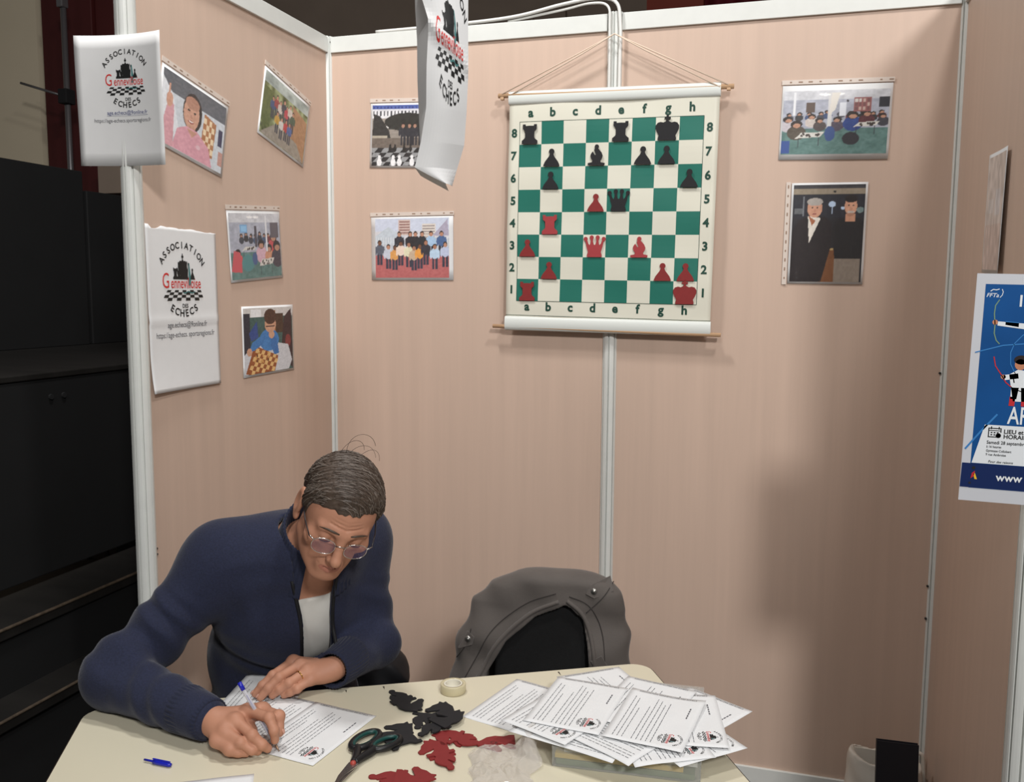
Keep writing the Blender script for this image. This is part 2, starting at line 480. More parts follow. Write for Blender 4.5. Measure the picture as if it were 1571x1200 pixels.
# white cable lying over the top rail and down the middle post
t = empty('cable_run', (0.55, -0.01, WALL_H)); tag(t, 'white cables lying over the top rail and down the middle post', 'cable')
M['cable'] = mat('white_cable', srgb(224, 224, 220), 0.4)
P = spline([(-0.36, 0.0, 0.006), (-0.1, -0.004, 0.007), (0.12, -0.002, 0.016), (0.28, -0.004, 0.040), (0.39, -0.01, 0.048), (0.455, -0.02, 0.028), (0.470, -0.0205, -0.04), (0.470, -0.0205, -0.2), (0.468, -0.0205, -0.9)], 8)
tube('cord', M['cable'], t, P, 0.0055, 8)
P = spline([(0.10, 0.008, 0.006), (0.28, 0.004, 0.026), (0.37, -0.004, 0.036), (0.43, -0.02, 0.018), (0.437, -0.0205, -0.05), (0.438, -0.0205, -0.2), (0.438, -0.0205, -0.9)], 8)
tube('cord', M['cable'], t, P, 0.004, 8)
# ================================================================ chess piece outlines (unit: one board square)
def mirror(half):
    """half outline from bottom centre-right up to the top centre, mirrored"""
    return half + [(-x, y) for x, y in reversed(half) if x > 1e-6]
def arcpts(cx, cy, r, a0, a1, n=8, ry=None):
    return [(cx + r * math.cos(math.radians(a0 + (a1 - a0) * i / n)), cy + (ry or r) * math.sin(math.radians(a0 + (a1 - a0) * i / n))) for i in range(n + 1)]
def piece_outline(kind):
    if kind == 'pawn':
        return mirror([(0.37, 0.0), (0.365, 0.06), (0.30, 0.20), (0.20, 0.33), (0.12, 0.43), (0.085, 0.52)] + arcpts(0, 0.645, 0.125, -52, 90, 8))
    if kind == 'rook':
        return mirror([(0.36, 0.0), (0.365, 0.14), (0.24, 0.24), (0.21, 0.30), (0.215, 0.56), (0.32, 0.66), (0.325, 0.86), (0.20, 0.86), (0.19, 0.79), (0.0, 0.80)])
    if kind == 'bishop':
        right = [(0.37, 0.0), (0.38, 0.10), (0.20, 0.13), (0.17, 0.20), (0.25, 0.30), (0.275, 0.42), (0.22, 0.56), (0.13, 0.66), (0.085, 0.71)] + arcpts(0.0, 0.81, 0.095, -50, 180, 10)
        left = [(-0.085, 0.70), (-0.115, 0.66), (-0.03, 0.46), (-0.075, 0.44), (-0.175, 0.60), (-0.25, 0.50), (-0.27, 0.40), (-0.24, 0.29), (-0.17, 0.20), (-0.20, 0.13), (-0.38, 0.10), (-0.37, 0.0)]
        return right + left
    if kind == 'queen':
        def prong(cx, cy, r): return arcpts(cx, cy, r, -40, 220, 9)
        return ([(0.33, 0.0), (0.335, 0.09), (0.29, 0.22), (0.36, 0.45), (0.405, 0.68)] + prong(0.41, 0.80, 0.092) + [(0.29, 0.60), (0.22, 0.52), (0.185, 0.62), (0.175, 0.72)] + prong(0.135, 0.87, 0.09) +
                [(0.08, 0.70), (0.045, 0.56), (0.0, 0.53), (-0.045, 0.56), (-0.08, 0.70)] + prong(-0.135, 0.87, 0.09) + [(-0.175, 0.72), (-0.185, 0.62), (-0.22, 0.52), (-0.29, 0.60)] + prong(-0.41, 0.80, 0.092) +
                [(-0.405, 0.68), (-0.36, 0.45), (-0.29, 0.22), (-0.335, 0.09), (-0.33, 0.0)])
    if kind == 'king':
        return mirror([(0.39, 0.0), (0.395, 0.08), (0.36, 0.20), (0.44, 0.34), (0.50, 0.48), (0.50, 0.62), (0.42, 0.73), (0.30, 0.765), (0.17, 0.74), (0.09, 0.78), (0.05, 0.80), (0.05, 0.88), (0.13, 0.88), (0.13, 0.97), (0.05, 0.97), (0.05, 1.05), (0.0, 1.05)])
    if kind == 'knight':
        return [(0.40, 0.0), (0.40, 0.12), (0.33, 0.30), (0.37, 0.52), (0.30, 0.74), (0.14, 0.90), (0.06, 1.02), (0.0, 0.93), (-0.12, 1.0), (-0.14, 0.87), (-0.28, 0.74), (-0.34, 0.60), (-0.45, 0.50), (-0.44, 0.40), (-0.34, 0.36),
                (-0.24, 0.42), (-0.10, 0.46), (-0.02, 0.50), (-0.06, 0.38), (-0.20, 0.26), (-0.30, 0.12), (-0.30, 0.0)]
def piece_mesh(kind, unit, thick, m):
    pts = [(x * unit, y * unit) for x, y in piece_outline(kind)]
    V, F = prism_vf(pts, 0.0, thick)
    me = mesh(kind, V, F); me.materials.append(m)
    return me

# ================================================================ club emblem (flat print), unit width 1, centre of the ring at 0,0
def emblem():
    """list of (vf, ink)"""
    E = []
    E.append((arc_text('ASSOCIATION', 0.56, math.radians(143), math.radians(37), 0.14, 0.022), 'ink'))
    E.append((xf(arc_text('ECHECS', 0.58, math.radians(-122), math.radians(-58), 0.155, 0.024, inward=True), 0.015, 0.10), 'ink'))
    E.append((xf(text_vf('DES', 0.085, bold=0.02), 0.04, -0.345), 'ink'))
    def sil(kind, x, y, w, h): return flat([(x + px * w, y + py * h) for px, py in piece_outline(kind)])
    for k, x, w, h in (('rook', -0.175, 0.15, 0.20), ('bishop', -0.095, 0.15, 0.29), ('king', 0.005, 0.19, 0.37), ('queen', 0.085, 0.13, 0.29), ('pawn', 0.235, 0.15, 0.22)):
        E.append((sil(k, x, 0.09, w, h), 'ink'))
    E.append((flat([(0.135, 0.0), (0.185, 0.0), (0.20, 0.10), (0.165, 0.34), (0.15, 0.34)]), 'ink_teal'))
    E.append((xf(text_vf('G', 0.33, bold=0.0), -0.405, -0.045, sx=0.72), 'ink_red'))
    E.append((xf(text_vf('ennevilloise', 0.235, bold=0.006), 0.075, -0.045, sx=0.66), 'ink_red'))
    # the board below, leaning checks
    nx, ny = 9, 4
    for j in range(ny):
        for i in range(nx):
            if (i + j) % 2: continue
            def pt(a, b):
                y = -0.075 - 0.16 * (b / ny) ** 1.15
                sp = 0.80 + 0.20 * b / ny
                return ((a / nx - 0.5) * sp + 0.03 * (1 - b / ny), y)
            E.append((flat([pt(i, j + 1), pt(i + 1, j + 1), pt(i + 1, j), pt(i, j)]), 'ink'))
    w = []
    for i in range(13):
        x = 0.0 + i * 0.024; w.append((x, -0.10 - 0.012 * math.sin(i * 0.9)))
    E.append((flat(w + [(x, y - 0.018) for x, y in reversed(w)]), 'ink_teal'))
    return E
EMBLEM = emblem()
def print_build(parent, items, bend=None, z=0.0006, name='lettering', stuff=True):
    """items: list of (vf, ink key). One print mesh with one material slot per ink"""
    V = []; F = []; MI = []; keys = []
    for vf, k in items:
        if k not in keys: keys.append(k)
        n = len(V); V += [tuple(p) for p in vf[0]]; F += [tuple(i + n for i in q) for q in vf[1]]; MI += [keys.index(k)] * len(vf[1])
    if bend: V = [bend(x, y, z) for x, y, _ in V]
    else: V = [(x, y, z) for x, y, _ in V]
    me = bpy.data.meshes.new(name); me.from_pydata(V, [], F)
    for k in keys: me.materials.append(M[k])
    me.polygons.foreach_set('material_index', MI); me.update()
    o = link(name, me, None, parent)
    if stuff: o['kind'] = 'stuff'
    return o
def emblem_at(cx, cy, s, rot=0.0): return [(xf(vf, cx, cy, rot, s), k) for vf, k in EMBLEM]

def sheet_vf(w, h, nx=2, ny=2, bend=None, th=0.0004):
    V = []; F = []
    for s in (0, 1):
        for j in range(ny + 1):
            for i in range(nx + 1):
                x = -w / 2 + w * i / nx; y = -h / 2 + h * j / ny; z = -th * s
                V.append(bend(x, y, z) if bend else (x, y, z))
    n = (nx + 1) * (ny + 1)
    for j in range(ny):
        for i in range(nx):
            a = j * (nx + 1) + i
            F.append((a, a + 1, a + nx + 2, a + nx + 1)); F.append((n + a, n + a + nx + 1, n + a + nx + 2, n + a + 1))
    ring = [i for i in range(nx + 1)] + [(j + 1) * (nx + 1) + nx for j in range(ny)] + [ny * (nx + 1) + i for i in range(nx - 1, -1, -1)] + [j * (nx + 1) for j in range(ny - 1, 0, -1)]
    for a, b in zip(ring, ring[1:] + ring[:1]): F.append((a, n + a, n + b, b))
    return V, F

EX = {'left': ((0, 1, 0), (0, 0, 1)), 'back': ((1, 0, 0), (0, 0, 1)), 'right': ((0, -1, 0), (0, 0, 1))}
def on_wall(name, side, a, z, off, rot):
    """empty on a wall: a = coordinate along the wall, off = distance of the sheet from the wall's axis"""
    ex, ey = EX[side]
    o = {'left': (off, a, z), 'back': (a, -off, z), 'right': (2 - off, a, z)}[side]
    t = empty(name); t.matrix_world = frame_matrix(o, ex, ey) @ Matrix.Rotation(rot, 4, 'Z')
    return t

def photo(side, a, z, rot, w, h, P, label, margin=(0.008, 0.008, 0.008, 0.008), strip='top', lift=0.0115, group='club photos pinned on the stand walls', bend=None):
    t = on_wall('photo_print', side, a, z, lift, rot)
    tag(t, label, 'photo', group)
    sw = 0.013
    l, r, b, tp = margin
    link('sheet', mesh('sheet', *sheet_vf(w, h, 6, 6, bend), True), M['paper'], t)
    me = print_mesh(P, w - l - r, h - b - tp)
    cx, cy = (l - r) / 2, (b - tp) / 2
    for v in me.vertices:
        x, y = v.co.x + cx, v.co.y + cy
        v.co = bend(x, y, 0.0004) if bend else (x, y, 0.0004)
    link('picture', me, M['photo'], t)
    if strip:
        q = 0.006
        vf = sheet_vf(w + q, h + q, 6, 6, (lambda x, y, z: bend(x, y, z + 0.0012)) if bend else (lambda x, y, z: (x, y, z + 0.0012)))
        link('sleeve', mesh('sleeve', *vf, True), M['sleeve'], t)
        m = MB(); hm = MB()
        n = 11
        if strip == 'top':
            m.box(-w / 2 - q / 2, w / 2 + q / 2, h / 2 + q / 2, h / 2 + q / 2 + sw, -0.0004, 0.0012)
            for i in range(n):
                if i in (4, 8): continue
                cxx = -w / 2 + w * (i + 0.8) / n; ln = 0.006 if i % 3 else 0.003
                hm.add(flat([(cxx - ln, h / 2 + q / 2 + sw * .35), (cxx + ln, h / 2 + q / 2 + sw * .35), (cxx + ln, h / 2 + q / 2 + sw * .65), (cxx - ln, h / 2 + q / 2 + sw * .65)], 0.0014))
        else:
            m.box(-w / 2 - q / 2 - sw, -w / 2 - q / 2, -h / 2 - q / 2, h / 2 + q / 2, -0.0004, 0.0012)
            for i in range(n):
                cyy = -h / 2 + h * (i + 0.6) / n; ln = 0.005 if i % 3 else 0.003; x0 = -w / 2 - q / 2 - sw
                hm.add(flat([(x0 + sw * .35, cyy - ln), (x0 + sw * .65, cyy - ln), (x0 + sw * .65, cyy + ln), (x0 + sw * .35, cyy + ln)], 0.0014))
        st = m.build('binding_strip', M['sleeve_strip'], t)
        tag(hm.build('punched_hole', M['panel_shadow'], st), kind='stuff')
    return t
M['panel_shadow'] = mat('shaded_hole_brown', srgb(150, 124, 106), 0.7)  # shade on the panel behind the holes, painted as darker brown

# ---- the pictures
P = Print(130, 98, (205, 212, 220)); P.rect(0, 1, .74, 1, (95, 100, 108)).poly([(.0, .2), (.0, .9), (.16, .72), (.28, .3), (.2, .1)], (226, 230, 236))
P.poly([(.62, .12), (.66, .72), (.86, .66), (.83, .14)], (176, 120, 78))
for i in range(4):
    for j in range(6):
        if (i + j) % 2: P.rect(.655 + .045 * i, .70 + .045 * i, .18 + .08 * j, .26 + .08 * j, (236, 214, 180))
P.rect(.90, .97, .38, .62, (60, 60, 90)).rect(.93, 1, .1, .3, (196, 150, 140))
P.ell(.47, .62, .150, .27, (40, 32, 32)).ell(.455, .60, .122, .225, (205, 158, 136)).ell(.46, .75, .11, .09, (178, 132, 112)).rect(.43, .53, .30, .42, (196, 148, 128))
P.poly([(.20, 0), (.26, .30), (.40, .40), (.56, .40), (.76, .26), (.84, 0)], (216, 158, 172)).poly([(.40, .38), (.49, .27), (.57, .38)], (198, 150, 130))
P.poly([(.02, .10), (.10, .62), (.19, .58), (.22, .02), (.08, -.1)], (212, 158, 168)).ell(.12, .62, .05, .10, (205, 156, 134)).rect(.10, .12, .68, .84, (205, 156, 134))
P.ell(.41, .635, .018, .016, (50, 36, 34)).ell(.505, .63, .018, .016, (50, 36, 34)).ell(.455, .485, .045, .022, (150, 60, 62)).ell(.455, .492, .036, .010, (240, 232, 226)).ell(.455, .56, .018, .03, (190, 140, 120))
P.ell(.60, .19, .035, .03, (226, 190, 200)).mottle(40, 10, 3)
photo('left', -0.765, 2.031, math.radians(-11.5), 0.285, 0.205, P, 'tilted photo of a smiling person in a pink top, beside the left end post')
P = Print(110, 84, (112, 122, 78)); P.mottle(16, 60, 5).rect(0, 1, .82, 1, (168, 180, 176)).mottle(9, 35, 6).poly([(0, .78), (0, .2), (.18, .1), (.22, .74)], (88, 100, 48)).poly([(.60, .0), (.66, .80), (1, .70), (1, 0)], (170, 128, 92)).poly([(.0, 0), (.3, .28), (.8, .25), (1, 0)], (150, 142, 130))
for i, (x, y, c) in enumerate(((.22, .34, (60, 80, 120)), (.30, .40, (150, 60, 60)), (.38, .36, (200, 190, 180)), (.46, .42, (60, 60, 70)), (.53, .36, (190, 70, 80)), (.60, .42, (210, 200, 190)), (.67, .34, (70, 90, 70)), (.34, .16, (190, 150, 60)), (.44, .12, (205, 200, 195)), (.54, .14, (180, 60, 60)), (.62, .13, (80, 100, 150)))):
    P.person(x, y, .36, c, (60, 60, 70))
P.mottle(30, 12, 8)
photo('left', -0.302, 2.1255, math.radians(-14.5), 0.275, 0.212, P, 'tilted photo of a group outdoors under trees, nearest the left back corner')
def room_scene(seed, people, boards):
    P = Print(130, 96, (172, 176, 190)); P.rect(0, 1, .86, 1, (206, 208, 214)); P.rect(0, 1, 0, .40, (92, 128, 124))
    for x in (.40, .52): P.ell(x, .94, .06, .018, (250, 250, 252))
    P.mottle(18, 12, seed)
    rs = random.Random(seed)
    for x, y, h, c in people:
        P.ell(x, y, h * .42, h * .52, c); P.ell(x + rs.uniform(-.01, .01), y + h * .62, h * .26, h * .28, (42, 34, 32)); P.ell(x, y + h * .52, h * .17, h * .16, (188, 142, 118))
    for x, y, w_, h_ in boards:
        P.poly([(x - w_, y - h_), (x + w_ * .7, y - h_ * .6), (x + w_, y + h_), (x - w_ * .6, y + h_ * .8)], (214, 212, 206))
        for k in range(9): P.ell(x + rs.uniform(-w_ * .6, w_ * .6), y + rs.uniform(-h_ * .5, h_ * .5), .012, .018, (60, 50, 46))
        P.rect(x - w_ * .8, x - w_ * .76, y - h_ - .14, y - h_, (60, 62, 70)); P.rect(x + w_ * .6, x + w_ * .64, y - h_ - .12, y - h_ * .6, (60, 62, 70))
    return P.mottle(46, 9, seed + 1)
rs = random.Random(4)
ppl = [(.22 + .09 * i, .60 + rs.uniform(-.02, .03), .11, rs.choice([(60, 64, 74), (120, 60, 60), (70, 90, 120), (50, 50, 52)])) for i in range(7)]
P = room_scene(11, ppl + [(.60, .36, .26, (214, 176, 190)), (.86, .46, .28, (196, 80, 84)), (.76, .32, .22, (206, 150, 120)), (.93, .30, .30, (70, 66, 76)), (.14, .28, .20, (214, 90, 96))], [(.70, .24, .16, .06), (.36, .46, .14, .03)])
P.rect(.20, .34, .70, .83, (120, 170, 214)).rect(.22, .32, .72, .81, (146, 196, 234)).rect(.48, .52, .48, .80, (80, 76, 84)).rect(.70, .73, .4, .96, (226, 228, 232)).rect(.80, .97, .62, .86, (96, 90, 96)).ell(.32, .24, .12, .13, (84, 140, 142)).ell(.46, .30, .05, .10, (72, 96, 140)).poly([(.0, .12), (.06, .44), (.18, .40), (.2, .1)], (204, 90, 98))
photo('left', -0.482, 1.722, math.radians(4.2), 0.282, 0.205, P, 'photo of a club room full of players, beside the long poster on the left wall', margin=(.007, .007, .007, .007))
P = Print(110, 120, (58, 92, 88)); P.rect(0, 1, .86, 1, (210, 208, 206)).rect(.0, .12, .3, .92, (34, 40, 56)).rect(.14, .34, .86, .98, (236, 238, 240)).poly([(.10, .62), (.26, .80), (.28, .55), (.14, .5)], (44, 74, 140))
P.rect(.62, .80, .60, .90, (70, 50, 36)).rect(.60, .64, .5, .95, (170, 120, 70)).poly([(.74, .28), (.82, .84), (.98, .98), (1, .0), (.9, .1)], (52, 32, 38)).ell(.90, .46, .06, .1, (130, 50, 52))
P.poly([(0, 0), (0, .30), (.28, .52), (.9, .40), (.98, .14), (.9, 0)], (206, 208, 214)).poly([(.02, .02), (.20, .44), (.68, .24), (.60, 0), (.1, 0)], (150, 82, 40))
for i in range(8):
    for j in range(6):
        ax, ay = .06 + .058 * i + .03 * j, .02 + .062 * j - .018 * i
        if (i + j) % 2 and .0 < ay < .42: P.poly([(ax, ay), (ax + .058, ay - .018), (ax + .088, ay + .044), (ax + .03, ay + .062)], (228, 186, 124))
for k in range(14): P.ell(.20 + rs.uniform(0, .32), .14 + rs.uniform(0, .2), .014, .022, rs.choice([(90, 46, 24), (214, 164, 96)]))
P.ell(.50, .50, .20, .17, (60, 126, 190)).poly([(.08, .34), (.16, .48), (.42, .62), (.40, .46), (.2, .36)], (58, 122, 186)).poly([(.56, .62), (.66, .50), (.70, .28), (.60, .26), (.52, .42)], (52, 112, 176))
P.ell(.53, .74, .115, .13, (206, 158, 130)).ell(.53, .86, .125, .12, (74, 48, 36)).rect(.44, .62, .70, .715, (60, 40, 40)).ell(.55, .58, .06, .06, (208, 160, 132)).ell(.10, .34, .05, .06, (208, 160, 132)).mottle(50, 10, 9)
photo('left', -0.423, 1.437, math.radians(0.6), 0.288, 0.211, P, 'photo of a child in blue leaning over a wooden chessboard, lowest on the left wall', strip=None, margin=(.007, .007, .006, .006))
P = Print(140, 100, (96, 96, 98)); P.rect(0, 1, .76, 1, (226, 226, 230)).rect(0, 1, .93, 1, (80, 100, 168)).rect(0, 1, .90, .93, (214, 214, 222))
for i in range(22): P.rect(i / 22 + .008, i / 22 + .026, .82, .90, (56, 58, 66)); P.rect(i / 22 + .01, i / 22 + .03, .94, .975, (50, 64, 128))
P.rect(0, 1, .44, .78, (150, 142, 134)).rect(.18, .30, .62, .74, (228, 228, 226)).rect(.21, .27, .60, .70, (60, 62, 66)).ell(.46, .72, .30, .15, (38, 40, 38)).poly([(.0, .46), (.02, .86), (.10, .82), (.22, .58), (.24, .46)], (46, 46, 46)).rect(.0, .2, .40, .50, (176, 168, 152))
P.poly([(0, .0), (.0, .30), (1, .36), (1, 0)], (150, 152, 154)).rect(0, 1, .30, .46, (110, 100, 92))
for j in range(4):
    for i in range(12):
        y0, y1 = .30 - .078 * j, .30 - .078 * (j + 1)
        if (i + j) % 2: P.poly([(i / 12 - .05 * j, y0), ((i + 1) / 12 - .05 * j, y0), ((i + 1) / 12 - .05 * (j + 1), y1), (i / 12 - .05 * (j + 1), y1)], (36, 36, 40))
for x in (.40, .48, .55, .63): P.person(x, .34, .36, (44, 46, 54), (40, 42, 50), skin=(170, 130, 110))
for x in (.24, .30, .42, .50, .70): P.ell(x, .28, .02, .05, (24, 24, 26)); P.ell(x, .34, .012, .02, (24, 24, 26))
for x in (.10, .28, .36, .52, .8): P.ell(x, .06, .03, .07, (236, 236, 238)); P.ell(x, .15, .02, .03, (236, 236, 238))
P.mottle(40, 10, 12)
photo('back', 0.314, 2.108, math.radians(-2.0), 0.298, 0.212, P, 'photo of a giant outdoor chess set, half behind the hanging sheet', margin=(.007, .007, .006, .006))
P = Print(150, 110, (206, 214, 232)); P.rect(0, 1, .56, .78, (214, 214, 220)).rect(.32, .48, .72, .98, (206, 184, 176)).rect(.64, .82, .66, .90, (222, 214, 206)).rect(0, 1, 0, .42, (186, 104, 104)).rect(0, 1, .38, .66, (190, 196, 206)).poly([(.0, .70), (.18, .86), (.4, .68), (.4, .56), (0, .56)], (196, 206, 216)).poly([(.78, .7), (.98, .98), (1, .7)], (176, 170, 190))
for i in range(30): P.rect(i / 30 + .01, i / 30 + .018, .46, .68, (226, 228, 232))
for i in range(5): P.rect(.33, .47, .75 + .045 * i, .765 + .045 * i, (140, 96, 92)); P.rect(.65, .81, .68 + .045 * i, .695 + .045 * i, (150, 140, 140))
for x, c in ((.33, (50, 50, 60)), (.48, (36, 36, 44)), (.55, (40, 40, 46)), (.64, (40, 44, 50)), (.76, (170, 200, 230)), (.90, (76, 104, 150))): P.person(x, .36, .42, c, (40, 40, 52))
for x, c in ((.06, (90, 96, 110)), (.18, (200, 206, 220)), (.27, (220, 160, 90)), (.35, (236, 216, 200)), (.46, (226, 222, 190)), (.53, (200, 176, 150)), (.61, (232, 160, 70)), (.69, (50, 50, 60)), (.81, (190, 214, 236)), (.95, (190, 200, 226))):
    P.person(x, .17 + .05 * math.sin(x * 20), .42, c, (60, 60, 76), skin=rs.choice([(190, 140, 115), (120, 80, 60), (170, 120, 95)]))
P.mottle(50, 8, 14)
photo('back', 0.315, 1.733, math.radians(0.1), 0.300, 0.213, P, 'photo of a row of children on a red court, below the giant chess photo', margin=(.015, .015, .008, .005))
ppl = [(.05 + .10 * i + rs.uniform(-.02, .02), .58 + rs.uniform(-.02, .04), .10, rs.choice([(70, 70, 80), (110, 50, 56), (60, 80, 120), (170, 160, 160), (50, 50, 54)])) for i in range(10)]
P = room_scene(21, ppl + [(.06, .44, .18, (196, 190, 196)), (.14, .34, .22, (84, 76, 66)), (.28, .50, .15, (206, 196, 190)), (.36, .44, .15, (80, 70, 70)), (.52, .44, .16, (84, 76, 92)), (.67, .47, .22, (46, 72, 140)), (.80, .52, .18, (90, 44, 52)), (.95, .5, .14, (60, 60, 70))], [(.27, .30, .14, .05), (.80, .46, .12, .04)])
P.rect(.10, .12, .62, .98, (232, 234, 238)).rect(.22, .31, .66, .82, (90, 74, 66)).rect(.43, .47, .40, .96, (214, 214, 214)).poly([(.44, .60), (.46, .96), (.54, .96), (.50, .7)], (226, 222, 214)).rect(.54, .60, .60, .80, (226, 230, 238)).rect(.67, .83, .66, .88, (150, 92, 92))
for i in range(4):
    for j in range(3): P.rect(.68 + .037 * i, .707 + .037 * i, .68 + .065 * j, .73 + .065 * j, rs.choice([(196, 170, 160), (120, 80, 80), (206, 200, 196)]))
P.rect(.90, 1, .72, .88, (40, 42, 50)).ell(.40, .93, .05, .015, (250, 250, 250)).ell(.61, .83, .012, .02, (40, 40, 44)).rect(.0, .08, .02, .22, (56, 84, 150)).ell(.46, .32, .05, .12, (56, 84, 140)).ell(.66, .24, .08, .10, (44, 44, 52))
photo('back', 1.6555, 2.088, math.radians(-1.4), 0.304, 0.214, P, 'photo of a busy playing hall with green floor, upper one right of the chess board', margin=(.005, .006, .016, .016))
P = Print(104, 140, (34, 34, 40)); P.rect(0, 1, .90, .96, (150, 138, 120)).rect(0, 1, .96, 1, (60, 60, 66)).rect(0, 1, .66, .90, (36, 38, 48)).ell(.58, .93, .02, .012, (30, 30, 30)).ell(.55, .80, .05, .03, (190, 210, 236)).rect(.545, .555, .70, .80, (190, 210, 236)).ell(.70, .76, .03, .015, (190, 210, 236)).rect(.14, .16, .68, .88, (120, 124, 130)).ell(.94, .74, .05, .03, (120, 140, 140)).rect(.02, .14, .70, .76, (96, 100, 104))
P.rect(.40, .64, 0, .34, (120, 76, 44)).rect(.40, .64, .33, .35, (176, 150, 100))
P.poly([(.0, .0), (.0, .52), (.10, .64), (.22, .68), (.44, .68), (.56, .60), (.56, .36), (.44, .0)], (30, 24, 28)).poly([(.22, .68), (.25, .40), (.40, .66)], (232, 226, 216)).poly([(.22, .69), (.28, .58), (.33, .63)], (170, 104, 70)).ell(.31, .76, .105, .095, (208, 156, 130)).ell(.31, .825, .11, .04, (176, 170, 164)).ell(.275, .765, .012, .008, (60, 44, 40)).ell(.345, .765, .012, .008, (60, 44, 40)).ell(.31, .70, .03, .007, (150, 80, 76)).ell(.31, .735, .016, .018, (196, 140, 116))
P.rect(.62, .98, 0, .27, (136, 124, 112)).poly([(.56, .52), (.60, .62), (.72, .66), (.90, .66), (1, .62), (1, .24), (.62, .24)], (26, 26, 30)).rect(.74, .88, .62, .70, (200, 146, 118)).ell(.81, .78, .085, .095, (212, 160, 132)).ell(.81, .855, .09, .04, (30, 24, 24)).ell(.78, .785, .012, .008, (44, 32, 30)).ell(.845, .785, .012, .008, (44, 32, 30)).ell(.81, .72, .045, .014, (240, 236, 230)).ell(.81, .705, .05, .03, (120, 84, 70), .35).ell(.81, .75, .016, .02, (200, 146, 120)).mottle(40, 7, 17)
photo('back', 1.6475, 1.766, math.radians(-0.6), 0.213, 0.297, P, 'portrait photo of two people in dark clothes side by side, below the playing hall photo', strip='side', margin=(.006, .006, .006, .006))
P = Print(60, 90, (206, 196, 190)); P.rect(0, 1, 0, .4, (200, 182, 174)).rect(.1, .4, .5, .62, (210, 206, 204)).rect(.5, .8, .48, .7, (206, 204, 206)).rect(.6, .62, .3, .9, (140, 132, 130)).mottle(12, 24, 23)
photo('right', -0.556, 1.775, math.radians(-2.0), 0.20, 0.275, P, 'faded curling photo on the right side wall above the blue poster', strip=None,
      bend=lambda x, y, z: (x, y, z + 0.002 + 0.006 * max(0.0, (x + 0.03) / 0.13) ** 2 * (0.5 + 0.5 * (0.14 - y) / 0.28)))

# ---- A4 emblem sheet on the left end post
def bendA(x, y, z): return (x, y, z + 1.0 * x * x * (1.0 + 1.2 * y) + 0.004 * math.sin(y * 11))
t = empty('emblem_sheet'); t.matrix_world = frame_matrix((0.0078, -1.0275, 2.036), (1, 0, 0), (0, 0, 1)) @ Matrix.Rotation(math.radians(-1.2), 4, 'Z')
tag(t, 'white sheet with the chess club emblem taped to the left end post', 'sheet', 'club emblem sheets')
link('sheet', mesh('sheet', *sheet_vf(0.242, 0.302, 16, 10, bendA), True), M['paper_dim'], t)
k = 0.302 / 200.0
it = emblem_at(0.010, 0.041, 0.118)
it.append((xf(text_vf('age.echecs@9online.fr', 0.0128, bold=0.003), 0.012, -0.031), 'ink_blue'))
it.append((flat([(-0.047, -0.0335), (0.071, -0.0335), (0.071, -0.0341), (-0.047, -0.0341)]), 'ink_blue'))
it.append((xf(text_vf('https://age-echecs.sportsregions.fr', 0.0126, bold=0.003), 0.0, -0.049, sx=0.93), 'ink_soft'))
print_build(t, it, bendA)
box('tape', M['sleeve'], t, -0.012, 0.018, -0.153, -0.140, -0.0006, 0.0012)

# ---- A3 emblem poster on the left wall
def bendB(x, y, z):
    f = 0.003 * math.exp(-((y + 0.028) / 0.006) ** 2)
    return (x, y, z + f + 0.0025 + 0.004 * (x / 0.145) ** 2 * (0.5 - y) + 0.012 * max(0, (-y - 0.10) / 0.11) ** 2 * max(0.0, 0.4 - x * 2))
t = on_wall('emblem_poster', 'left', -0.831, 1.5395, 0.0100, math.radians(0.2))
tag(t, 'long creased white poster with the chess club emblem on the left wall', 'poster', 'club emblem sheets')
# torn top edge
V, F = sheet_vf(0.290, 0.425, 24, 40, bendB)
rs = random.Random(2)
jag = [rs.uniform(-0.003, 0.001) - (0.006 if 2 <= i <= 4 else 0) - (0.006 * (i / 24)) for i in range(25)]
V = [(x, y + jag[min(24, max(0, round((x + 0.145) / 0.29 * 24)))], z) if y > 0.2115 else (x, y, z) for x, y, z in V]
link('sheet', mesh('sheet', V, F, True), M['paper'], t)
it = emblem_at(-0.004, 0.062, 0.172)
it.append((xf(text_vf('age.echecs@9online.fr', 0.0205, bold=0.0), 0.010, -0.048, sx=0.88), 'ink_soft'))
it.append((xf(text_vf('https://age-echecs. sportsregions.fr', 0.0205, bold=0.0), 0.002, -0.0735, sx=0.84), 'ink_soft'))
print_build(t, it, bendB, z=0.0012)
box('tape', M['sleeve'], t, -0.118, -0.096, 0.196, 0.216, 0.003, 0.0042)

# ---- sheet hanging from the ceiling on a thread, folded lengthwise
rows = [(0.235, -0.047, -0.037, 0.043), (0.15, -0.045, -0.028, 0.043), (0.105, -0.042, -0.014, 0.043), (0.04, -0.041, -0.017, 0.044), (-0.02, -0.039, -0.018, 0.041), (-0.07, -0.038, -0.027, 0.037), (-0.108, -0.038, -0.037, 0.025), (-0.132, 0.008, 0.010, 0.018)]
R_ = np.array(rows)
def hang(u, y):
    """u -1..0 back flap, 0..1 front face"""
    o = np.argsort(R_[:, 0]); yy = R_[o, 0]
    L_, F_, Q_ = (float(np.interp(y, yy, R_[o, i])) for i in (1, 2, 3))
    b = 0.006 * math.sin(y * 22 + 1)
    if u < 0:
        s = -u; return (F_ * (1 - s) + L_ * s, y, 0.030 - 0.10 * s + b)
    cre = 0.008 * math.exp(-((y - 0.075 + (u - 0.5) * 0.06) / 0.012) ** 2)
    return (F_ * (1 - u) + Q_ * u, y, 0.030 - 0.030 * u + 0.012 * math.sin(math.pi * u) + b + cre)
t = empty('hanging_sheet'); t.matrix_world = frame_matrix((1.017, -1.545, 1.884), (0.957, 0.289, 0), (0, 0, 1))
